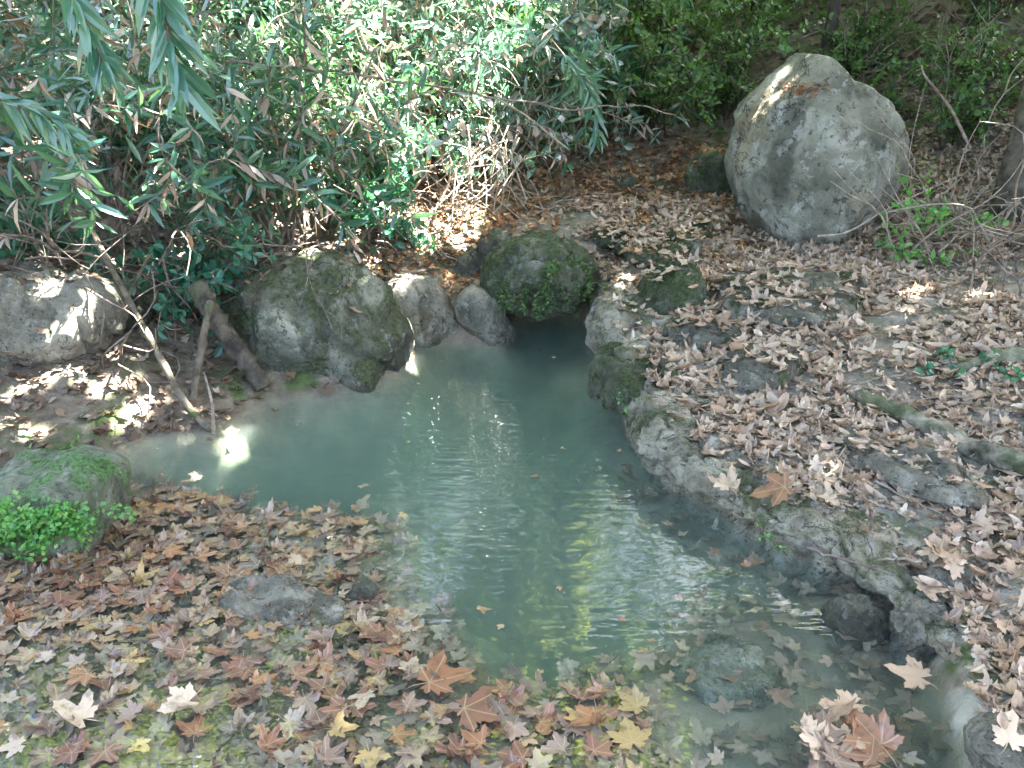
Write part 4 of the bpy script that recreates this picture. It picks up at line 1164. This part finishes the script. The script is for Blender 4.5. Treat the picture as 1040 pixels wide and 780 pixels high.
def shrub(name, label, cat, root, n_stems, height, lean, spread, droop, kind, leaf_len, step, mat, stem_mat, seed, group=None,
          shoots=4, shoot_len=.35, start=.3, per=3, rad=.009, dry=0, stem_parts=True, cull=None):
    rg_ = np.random.default_rng(seed)
    root = np.array(root, float)
    e = empty(name, root); tag(e, label, cat, group)
    B, D, Nn, Ls = [], [], [], []
    DB, DD, DN, DL = [], [], [], []
    for s in range(n_stems):
        az = rg_.uniform(0, 6.283); el = rg_.uniform(.05, spread)
        d = norm(np.array((math.cos(az) * el + lean[0], math.sin(az) * el + lean[1], 1.0)))
        L = height * rg_.uniform(.7, 1.2)
        p = [np.array((rg_.normal() * .06, rg_.normal() * .06, -.03))]
        K = 9
        for q in range(K):
            d = norm(d + rg_.normal(size=3) * .13 + np.array((lean[0] * .10, lean[1] * .10, -droop * (q + 1) / K)))
            p.append(p[-1] + d * L / K)
        p = smooth_path(p, 22)
        if True:
            gz = terrain(p[:, 0] + root[0], p[:, 1] + root[1]) - root[2] + .04
            p[2:, 2] = np.maximum(p[2:, 2], gz[2:])
        g = Geo(); r = rad * rg_.uniform(.7, 1.2)
        v, f = tube_geo(p, np.linspace(r, r * .3, 22), 5, False); b0 = g.add(v, f)
        lines = [(p[int(22 * start):], 1.0)]
        for h in range(shoots):
            t = int(rg_.integers(int(22 * start * .8), 20))
            dd = norm(norm(p[t + 1] - p[t]) + rg_.normal(size=3) * .75 + np.array((0, 0, .15)))
            SL = shoot_len * L * rg_.uniform(.5, 1.2)
            sp_ = smooth_path([p[t], p[t] + dd * SL * .5, p[t] + (dd + rg_.normal(size=3) * .2 + np.array((0, 0, -droop * .5))) * SL], 9)
            v2, f2 = tube_geo(sp_, np.linspace(r * .55, r * .22, 9), 4, False); b1 = g.add(v2, f2)
            g.f.append(np.array([[b0 + t * 5, b0 + t * 5 + 1, b1]]))
            lines.append((sp_[1:], 1.0))
        if stem_parts: obj('stem', g.mesh('stem'), stem_mat, e)
        for ln, _ in lines:
            seg = np.linalg.norm(np.diff(ln, axis=0), axis=1); cum = np.r_[0, np.cumsum(seg)]
            m = max(2, int(cum[-1] / step))
            for u in np.linspace(0, cum[-1], m):
                pt = np.array([np.interp(u, cum, ln[:, c]) for c in range(3)])
                j = min(np.searchsorted(cum, u, side='right') - 1, len(ln) - 2)
                tg = norm(ln[j + 1] - ln[j])
                a = norm(np.cross(tg, np.array((.3, .2, 1.0)))); b = np.cross(tg, a)
                ph = rg_.uniform(0, 6.28)
                for k_ in range(per):
                    an = ph + 6.283 * k_ / per + rg_.normal() * .25
                    out = math.cos(an) * a + math.sin(an) * b
                    dr = norm(tg * rg_.uniform(.25, 1.0) + out + np.array((0, 0, -.15 * droop)) + rg_.normal(size=3) * .18)
                    l_ = leaf_len * rg_.uniform(.6, 1.15)
                    if dry and rg_.uniform() < dry:
                        DB.append(pt); DD.append(norm(dr + np.array((0, 0, -1.1)))); DN.append(rg_.normal(size=3)); DL.append(l_ * .9)
                    else:
                        B.append(pt); D.append(dr); Nn.append(tg + np.array((0, 0, .7)) + rg_.normal(size=3) * .3); Ls.append(l_)
    B, D, Nn, Ls = map(np.array, (B, D, Nn, Ls))
    if True:
        kp = ~in_gap(B + D * Ls[:, None] * .5 + root, .02); B, D, Nn, Ls = B[kp], D[kp], Nn[kp], Ls[kp]
    obj('foliage', foliage_mesh('foliage', B, D, Nn, Ls, kind, seed), mat, e)
    if DB:
        obj('dry_leaves', foliage_mesh('dry_leaves', np.array(DB), np.array(DD), np.array(DN), np.array(DL), kind, seed + 1), M['dryhang'], e)
    return e

def on_ground(x, y): return (x, y, float(terrain(np.array([x]), np.array([y]))[0]))

OL = dict(kind='lance', leaf_len=.15, step=.06, mat=M['oleander'], stem_mat=M['twig'])
def spray(label, pts, ll, seed, step=.03):
    """one leafy oleander branch drooping into view from a bush beside the camera"""
    rg_ = np.random.default_rng(seed)
    p = smooth_path([WY(*q) for q in pts], 30); root = p[0].copy(); p = p - root
    e = empty('oleander_branch', root); tag(e, label, 'branch')
    v, f = tube_geo(p, np.linspace(.006, .002, 30), 6, True)
    obj('stem', mesh_np('stem', v, f), M['stick'], e)
    B, D, Nn, Ls = [], [], [], []
    cum = np.r_[0, np.cumsum(np.linalg.norm(np.diff(p, axis=0), axis=1))]
    for u in np.arange(.12, cum[-1], step):
        pt = np.array([np.interp(u, cum, p[:, c]) for c in range(3)]); j = min(np.searchsorted(cum, u), 28)
        tg = norm(p[j + 1] - p[j]); a = norm(np.cross(tg, (.3, 1, .1))); b = np.cross(tg, a); ph = rg_.uniform(0, 6.28)
        for q in range(3):
            an = ph + 2.09 * q + rg_.normal() * .2
            B.append(pt); D.append(norm(tg * .8 + (math.cos(an) * a + math.sin(an) * b) * .8 + np.array((0, 0, -.6)) + rg_.normal(size=3) * .12))
            Nn.append(np.array((rg_.normal() * .5, -.8, .8))); Ls.append(ll * rg_.uniform(.7, 1.1))
    obj('foliage', foliage_mesh('foliage', *map(np.array, (B, D, Nn, Ls)), 'lance', seed), M['oleander'], e)
spray('drooping oleander branch with the longest hanging leaves, close to the camera', [(120, -70, 2.0), (160, -10, 1.95), (172, 40, 1.92), (185, 85, 1.9)], .115, 391, .022)
spray('drooping oleander branch over the thicket corner beside the longest hanging leaves', [(40, -60, 2.1), (75, 0, 2.05), (95, 40, 2.05), (108, 70, 2.0)], .105, 392, .022)
spray('oleander branch reaching in low from the frame edge', [(-90, 60, 2.2), (-20, 95, 2.2), (30, 110, 2.2), (75, 135, 2.2)], .105, 393, .024)
spray('oleander tip hanging down in front of the dark hollow by the path', [(560, 40, 5.6), (595, 85, 5.5), (605, 115, 5.5), (608, 140, 5.5)], .15, 394, .05)
shrub('oleander', 'tall blue green oleander rooted by the long grey rock', 'shrub', on_ground(-3.0, 4.35), 10, 1.5, (.15, -.12), .55, .22, seed=302, shoots=5, start=.62, dry=.2, **OL)
shrub('oleander', 'bushy oleander leaning toward the water above the leaning pole', 'shrub', on_ground(-2.2, 4.6), 11, 1.45, (.1, -.18), .6, .26, seed=303, shoots=5, start=.55, dry=.2, **OL)
shrub('oleander', 'oleander with stiff upright shoots above the sloping rock', 'shrub', on_ground(-1.35, 4.95), 11, 1.15, (.08, -.12), .6, .2, seed=304, shoots=5, start=.48, dry=.2, **OL)
shrub('oleander', 'thin sunny oleander behind the flat topped rock', 'shrub', on_ground(-0.85, 5.7), 8, 1.2, (0, -.1), .55, .2, seed=305, shoots=4, dry=.15, **OL)
shrub('oleander', 'oleander half hidden at the back of the thicket near the frame edge', 'shrub', on_ground(-3.6, 4.9), 11, 1.8, (.1, -.1), .6, .22, seed=306, shoots=5, start=.48, dry=.2, **OL)
shrub('oleander', 'oleander hanging over the dark hollow at the end of the leafy path', 'shrub', on_ground(0.55, 7.15), 9, 1.6, (.0, -.12), .6, .35, seed=307, shoots=5, dry=.03, **OL)
shrub('oleander', 'sunlit oleander high on the bank behind the dry canes', 'shrub', on_ground(-0.55, 6.9), 10, 1.5, (0, -.1), .6, .2, seed=308, shoots=5, dry=.12, **{**OL, 'mat': M['green_sun_painted']})
TL = dict(kind='oval', leaf_len=.06, step=.04, mat=M['teal_leaf'], stem_mat=M['twig'])
shrub('evergreen_bush', 'low teal leaved bush overhanging the sloping rock', 'bush', on_ground(-1.55, 4.35), 12, .62, (.05, -.35), .8, .3, seed=310, shoots=5, **TL)
shrub('evergreen_bush', 'small teal leaved bush beside the pinkish twig heap', 'bush', on_ground(-0.92, 5.15), 10, .5, (.1, -.2), .8, .2, seed=311, shoots=5, **TL)
shrub('evergreen_bush', 'teal leaved bush under the tall oleander by the long grey rock', 'bush', on_ground(-2.65, 4.55), 10, .75, (.1, -.25), .8, .25, seed=312, shoots=5, **TL)
# sunny thicket behind
PG = dict(kind='lance', leaf_len=.15, step=.06, mat=M['green_sun_painted'], stem_mat=M['twig_pale'])
for i, (x, y, h_, lb) in enumerate([
        (-1.6, 6.4, 1.5, 'sunlit pale bush in the middle of the thicket'), (-2.7, 6.3, 1.6, 'sunlit pale bush behind the tall oleander'),
        (-3.9, 6.6, 1.6, 'sunlit pale bush deep in the thicket corner'), (-1.0, 7.8, 1.6, 'sunlit pale bush high behind the dry canes'),
        (-2.2, 8.0, 1.6, 'sunlit pale bush on the bright upper slope'), (-3.4, 8.4, 1.8, 'sunlit pale bush at the upper end of the slope'), (-4.9, 7.9, 1.8, 'sunlit pale bush furthest along the thicket')]):
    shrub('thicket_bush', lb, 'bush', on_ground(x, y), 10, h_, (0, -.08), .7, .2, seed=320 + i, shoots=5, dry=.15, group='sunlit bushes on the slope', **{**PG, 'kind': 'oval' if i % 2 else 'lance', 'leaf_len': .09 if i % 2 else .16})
for i, (x, y, h_, lb) in enumerate([
        (-1.15, 5.75, 1.05, 'sunlit leafy bush just above the pinkish twig heap'), (-0.45, 6.15, .95, 'sunlit leafy bush standing over the dry canes'), (-0.05, 6.55, 1.0, 'sunlit leafy bush at the end of the dry canes toward the path'),
        (-1.75, 5.55, 1.1, 'sunlit leafy bush behind the stiff upright oleander'), (-0.8, 6.5, 1.35, 'sunlit leafy bush rising behind the dry canes'), (-2.5, 5.6, 1.3, 'sunlit leafy bush behind the bushy oleander'),
        (-1.3, 7.1, 1.6, 'sunlit leafy bush in the brightest middle of the thicket'), (0.05, 7.4, 1.3, 'sunlit leafy bush next to the hanging oleander'), (-3.3, 7.3, 1.7, 'sunlit leafy bush deep behind the tall oleander'), (-2.0, 7.2, 1.7, 'sunlit leafy bush uphill of the bushy oleander')]):
    shrub('thicket_bush', lb, 'bush', on_ground(x, y), 11, h_, (0, -.12), .85, .35, seed=380 + i, shoots=6, dry=.2, group='sunlit bushes on the slope', start=.1, **{**PG, 'kind': 'oval' if i % 3 == 1 else 'lance', 'leaf_len': .085 if i % 3 == 1 else .12 + .03 * (i % 2), 'mat': M['green_sun_painted'] if i % 3 else M['oleander']})
SD = dict(kind='oval', leaf_len=.052, step=.032, mat=M['small_dark'], stem_mat=M['bark_dark'])
for i, (x, y, h_, ns, lb) in enumerate([
        (1.15, 7.25, 1.2, 12, 'dark small leaved bush behind the mossy block'), (1.75, 7.5, 1.25, 12, 'dark small leaved bush touching the back of the huge boulder'),
        (0.75, 7.9, 1.4, 12, 'dark small leaved bush behind the hanging oleander'), (1.4, 8.3, 1.3, 12, 'dark small leaved bush uphill of the mossy block'),
        (2.3, 8.6, 1.0, 10, 'dark small leaved bush beside the thin dark trunk'), (3.3, 8.4, .8, 9, 'low dark bush on the litter slope above the huge boulder'),
        (0.1, 8.3, 1.5, 12, 'dark bush where the shade meets the sunny thicket'), (4.3, 8.1, .8, 9, 'low dark bush on the slope near the grey trunk'),
        (2.9, 9.6, 1.0, 9, 'dark bush high on the shaded slope'), (4.4, 9.8, 1.0, 9, 'dark bush topmost on the shaded slope'), (0.9, 9.4, 1.4, 10, 'dark bush high above the end of the path'),
        (2.75, 7.4, .7, 10, 'dark bush hugging the uphill side of the huge boulder'), (3.6, 7.2, .7, 9, 'dark bush between the huge boulder and the trunk'), (3.3, 6.5, .55, 8, 'small dark bush below the twiggy slope by the trunk'), (3.0, 5.9, .6, 9, 'small dark bush tucked behind the grey twig web'), (3.5, 5.6, .7, 9, 'dark bush crowding the trunk at the edge'), (2.6, 6.6, .5, 8, 'low dark bush at the shoulder of the huge boulder'), (4.6, 7.3, .9, 9, 'dark bush behind the trunk at the edge'),
        (2.0, 9.8, 1.2, 10, 'dark bush behind the slim dark trunk'), (3.6, 9.1, 1.1, 10, 'dark bush in the middle of the shaded slope'), (5.3, 8.8, 1.1, 10, 'dark bush at the far edge of the shaded slope'), (2.6, 10.8, 1.3, 10, 'dark bush at the top of the slope over the slim trunk'), (4.0, 11.2, 1.3, 10, 'dark bush at the very top of the shaded slope'), (5.4, 10.6, 1.3, 10, 'dark bush in the topmost corner of the slope')]):
    shrub('undergrowth_bush', lb, 'bush', on_ground(x, y), ns, h_, (0, -.06), .8, .22, seed=340 + i, shoots=7, per=2, shoot_len=.45, start=.15, group='dark bushes on the shaded slope', **SD)

# small fresh plants
def sprout(label, p, n, h_, ll, seed, kind='oval', name='green_sprout', mat='fresh', step=.03, spread=.9, droop=.25, cat='plant'):
    return shrub(name, label, cat, p, n, h_, (0, -.1), spread, droop, kind, ll, step, M[mat], M['stick'], seed, shoots=1, per=2, rad=.0025, start=.35)
def hit(px, py):
    h_ = ROCKS.ray_cast(Vector((0, 0, CAM_H)), Vector(ray(px, py)).normalized())
    return np.array(h_[0]) if h_[0] is not None else W(px, py, .15)
def gp(px, py, z=.25):
    return ground_pts([(px, py, z)], 0)[0]
sprout('bright green leafy shoots at the foot of the dead twig bank', gp(925, 268, .45), 6, .28, .05, 401)
sprout('taller bright green shoots beside the grey twig web', gp(948, 240, .5), 7, .34, .05, 402)
sprout('low bluish green seedling beside the mossy root', gp(965, 380, .3), 5, .10, .035, 403, mat='teal_leaf')
sprout('small green sprig growing from the broad ledge rock', hit(788, 534), 5, .07, .02, 404)
sprout('little pale green plant growing from the leaf litter behind the fern rock', gp(48, 478, .04), 5, .13, .025, 405)
sprout('bright green seedling at the edge under the dark twigs', gp(20, 272, .4), 5, .15, .04, 406)
sprout('green seedling between the bank twigs near the tree trunk', gp(1020, 385, .3), 4, .08, .035, 407, mat='teal_leaf')
sprout('tuft of tiny green leaves on the ledge rock below the waterfall', hit(640, 404), 9, .06, .018, 408)

# maidenhair fern on the block
def fern(label, px, py, Yc, n, seed):
    rg_ = np.random.default_rng(seed)
    root = WY(px, py, Yc)
    e = empty('maidenhair_fern', root); tag(e, label, 'fern')
    B, D, Nn, Ls = [], [], [], []
    for i in range(n):
        a = rg_.uniform(0, 6.283)
        d = norm(np.array((math.cos(a), -abs(math.sin(a)) * .8 - .15, .9 * rg_.uniform(.1, 1))))
        L = rg_.uniform(.07, .17)
        st = np.array((rg_.normal() * .06, rg_.uniform(-.01, .03), rg_.normal() * .025))
        p = smooth_path([st, st + d * L * .5, st + d * L + np.array((0, 0, -.4 * L))], 8)
        v, f = tube_geo(p, .0012, 3, False)
        obj('frond_stem', mesh_np('frond_stem', v, f), M['bark_dark'], e)
        for q in range(34):
            t = rg_.uniform(.25, 1)
            c = p[int(t * 7)] + rg_.normal(size=3) * .016
            B.append(c); D.append(norm(rg_.normal(size=3) * .6 + d)); Nn.append(np.array((rg_.normal() * .4, -.5 + rg_.normal() * .3, 1))); Ls.append(rg_.uniform(.010, .018))
    obj('foliage', foliage_mesh('foliage', *map(np.array, (B, D, Nn, Ls)), 'broad', seed), M['fresh'], e)
fern('bright green maidenhair fern spilling down the face of the mossy block', 52, 532, 2.33, 46, 420)
fern('smaller maidenhair tuft at the frame end of the mossy block', 5, 545, 2.36, 22, 421)
# ivy like fringe on the mossy overhang
for i, (a, b, lb) in enumerate([(548, 292, 'dark green fern fringe hanging in the middle of the mossy overhang'), (588, 288, 'dark green fern fringe beside the waterfall end of the mossy overhang'), (518, 296, 'dark green fern fringe at the inner end of the mossy overhang'), (570, 272, 'dark green fern tuft high on the face of the mossy overhang')]):
    sprout(lb, hit(a, b) + np.array((0, .02, 0)), 16, .13, .026, 430 + i, name='fern_fringe', mat='small_dark', droop=.9, cat='fern', spread=1.4, step=.018)

# ------------------------------------------------------------------ little waterfall
def fall():
    rg_ = np.random.default_rng(8)
    g = Geo()
    for q in range(5):
        ox = rg_.uniform(-.03, .03)
        a = [WY(606, 304, 4.75), WY(603, 313, 4.62), WY(601, 328, 4.54), WY(598, 349, 4.5)]
        p = smooth_path([c + np.array((ox * (.5 + .3 * i) + rg_.normal() * .006, rg_.normal() * .01, 0)) for i, c in enumerate(a)], 18)
        v, f = tube_geo(p, .005 + .005 * np.abs(np.sin(np.arange(18) * .9 + q)), 6, True, .25, q)
        g.add(v, f)
    o = obj('waterfall', g.mesh('waterfall'), M['fall'])
    tag(o, 'thin white trickle falling into the head of the pool', 'waterfall', kind='structure')
fall()

# ------------------------------------------------------------------ trees and their shade
def tree(label, x, y, r, height, mat, lean=(0, 0), seed=0, group=None):
    b = np.array(on_ground(x, y))
    e = empty('plane_tree', b); tag(e, label, 'tree', group)
    rg_ = np.random.default_rng(seed)
    top = np.array((lean[0] * height, lean[1] * height, height))
    p = smooth_path([np.array((0, 0, -.15)), top * .25 + rg_.normal(size=3) * .05, top * .6 + rg_.normal(size=3) * .1, top], 26)
    rr = r * (1 - .75 * np.linspace(0, 1, 26)); rr[:4] *= np.array((1.5, 1.25, 1.1, 1.03))
    v, f = tube_geo(p, rr, 14, True, .05, seed)
    obj('trunk', mesh_np('trunk', v, f), mat, e)
    return e, b, p
TREES = [
    tree('slim dark tree trunk rising behind the knobbed boulder', *WY(841, 40, 7.6)[:2], .055, 6.5, M['bark_dark'], (.02, .02), 1),
    tree('grey barked tree trunk standing on the twiggy bank at the edge', 2.93, 5.0, .10, 6.0, M['bark_mid'], (-.03, .05), 2),
    tree('plane tree rising from the thicket with sunlit yellowish crown', -3.3, 7.6, .12, 6.5, M['bark_grey'], (.05, .08), 3),
    tree('plane tree high up the slope behind the path', 0.8, 11.0, .16, 7, M['bark_grey'], (0, 0), 4),
    tree('plane tree up the slope beyond the grey barked trunk', 5.0, 9.0, .16, 7.5, M['bark_grey'], (-.03, 0), 5),
    tree('plane tree spreading over the bank outside the frame', 5.2, 4.2, .17, 7.0, M['bark_grey'], (-.1, .02), 6),
    tree('plane tree at the top of the thicket slope', -2.5, 11.5, .15, 7.0, M['bark_grey'], (0, 0), 7),
    tree('broad plane tree far up the slope added to block reflected sky', -4.2, 15.0, .2, 6.5, M['bark_grey'], (0, 0), 9),  # this and the next two far trees added to block sky reflection
    tree('plane tree far up the slope behind the first ones, added to block reflected sky', 0.3, 15.5, .2, 6.5, M['bark_grey'], (0, 0), 10),
    tree('plane tree far up the slope above the huge boulder, added to block reflected sky', 4.6, 15.0, .2, 6.5, M['bark_grey'], (0, 0), 11),
    tree('plane tree leaning over the near bank outside the frame', 4.6, 1.0, .15, 6.5, M['bark_grey'], (-.1, .06), 8),
]
# the crown leaves lie between the sun and the ground they shade
rg = np.random.default_rng(99)
def shade_points(n, x0, x1, y0, y1, t0, t1, keep):
    x = rg.uniform(x0, x1, n); y = rg.uniform(y0, y1, n)
    z = np.clip(tps(x, y), 0, 8)
    m = keep(x, y) > rg.uniform(0, 1, n)
    P_ = np.c_[x, y, z][m]
    return P_ + SUN * rg.uniform(t0, t1, len(P_))[:, None]
def sunny(x, y):
    """how open the crowns are above this ground: 1 closed, less where light falls through"""
    s = sstep(0.0, -0.5, x - 0.25 * (y - 5.5)) * sstep(4.2, 5.1, y)
    s = np.maximum(s, sstep(2.2, 1.5, np.abs(x - .1)) * sstep(8.6, 9.3, y))
    gaps = (np.abs(x - .1) < 2) * sstep(8.8, 9.4, y) + sstep(-0.06, 0.06, fbm2(x, y, 1.7, 4, 66) + 0.10 * sstep(-2.5, -1.2, x) + 0.12 * fbm2(x, y, .7, 2, 68) + 0.05)
    return 1 - 0.98 * s * np.clip(gaps, 0, 1)
cp_ = shade_points(74000, -5.5, 6.5, -1.5, 12.5, 5.0, 9.5, sunny)
keep = ~in_gap(cp_, .09, 999)
cp_ = cp_[keep]
cp_ = cp_[(cp_[:, 2] > 3.0) & (cp_[:, 2] > tps(cp_[:, 0], cp_[:, 1]) + 1.6)]
n_far = 24000  # far leaf wall added to keep open sky out of the reflection
fx, fy = rg.uniform(-12, 12, n_far), rg.uniform(12.6, 16.5, n_far)
fz = tps(fx, fy) + rg.uniform(.1, 7.5, n_far)
fp = np.c_[fx, fy, fz]
cp_ = np.concatenate([cp_, fp[(fbm(fp * .7, 3, 77) > -0.17)]])
cen = np.array([b[:2] + p[18][:2] for e, b, p in TREES])
own = np.argmin(((cp_[:, None, :2] - cen[None]) ** 2).sum(2), axis=1)
for i, (e, b, p) in enumerate(TREES):
    q = cp_[own == i] - b
    if len(q) < 20: continue
    nl = len(q)
    dirs = rg.normal(size=(nl, 3)) * np.array((1, 1, .45)); nr = rg.normal(size=(nl, 3)) * .55 + np.array((0, 0, .9)) + SUN * .4
    me = foliage_mesh('crown', q, dirs, nr, rg.uniform(.13, .22, nl), 'broad', 500 + i)
    obj('crown', me, M['canopy'], e)
    # limbs reaching out into the crown
    far = q[rg.integers(0, nl, 9)]
    for j, c in enumerate(far):
        k_ = int(np.clip(12 + j, 10, 24)); s0 = p[k_]
        mid = s0 * .5 + c * .5 + np.array((0, 0, -.15))
        v, f = tube_geo(smooth_path([s0, mid, c], 12), np.linspace(.035, .008, 12), 6, False)
        obj('limb', mesh_np('limb', v, f), M['bark_grey'] if i else M['bark_dark'], e)

# thin young trees added above the path to brighten the pool's reflection
for q, (x_, y_, h_, lb) in enumerate([(-.15, 10.4, 4.6, 'slender young tree added up the slope to brighten the reflection'), (0.75, 11.2, 4.4, 'second slender young tree added up the slope to brighten the reflection')]):
    e, b, p = tree(lb, x_, y_, .05, h_, M['bark_grey'], (0, 0), 40 + q)
    n_ = 900
    u_ = norm(rg.normal(size=(n_, 3))) * (rg.uniform(.15, 1, n_) ** .5)[:, None]
    pts_ = np.array((0, 0, h_ * .66)) + u_ * np.array((.65, .6, h_ * .40))
    pts_ = pts_[fbm(pts_ * 1.7 + q * 7, 3, 90) > -.12]
    m_ = len(pts_)
    me = foliage_mesh('crown', pts_, rg.normal(size=(m_, 3)) * np.array((1, 1, .5)), rg.normal(size=(m_, 3)) * .5 + SUN, rg.uniform(.08, .15, m_), 'broad', 600 + q)
    obj('crown', me, M['canopy_sun_painted'], e)
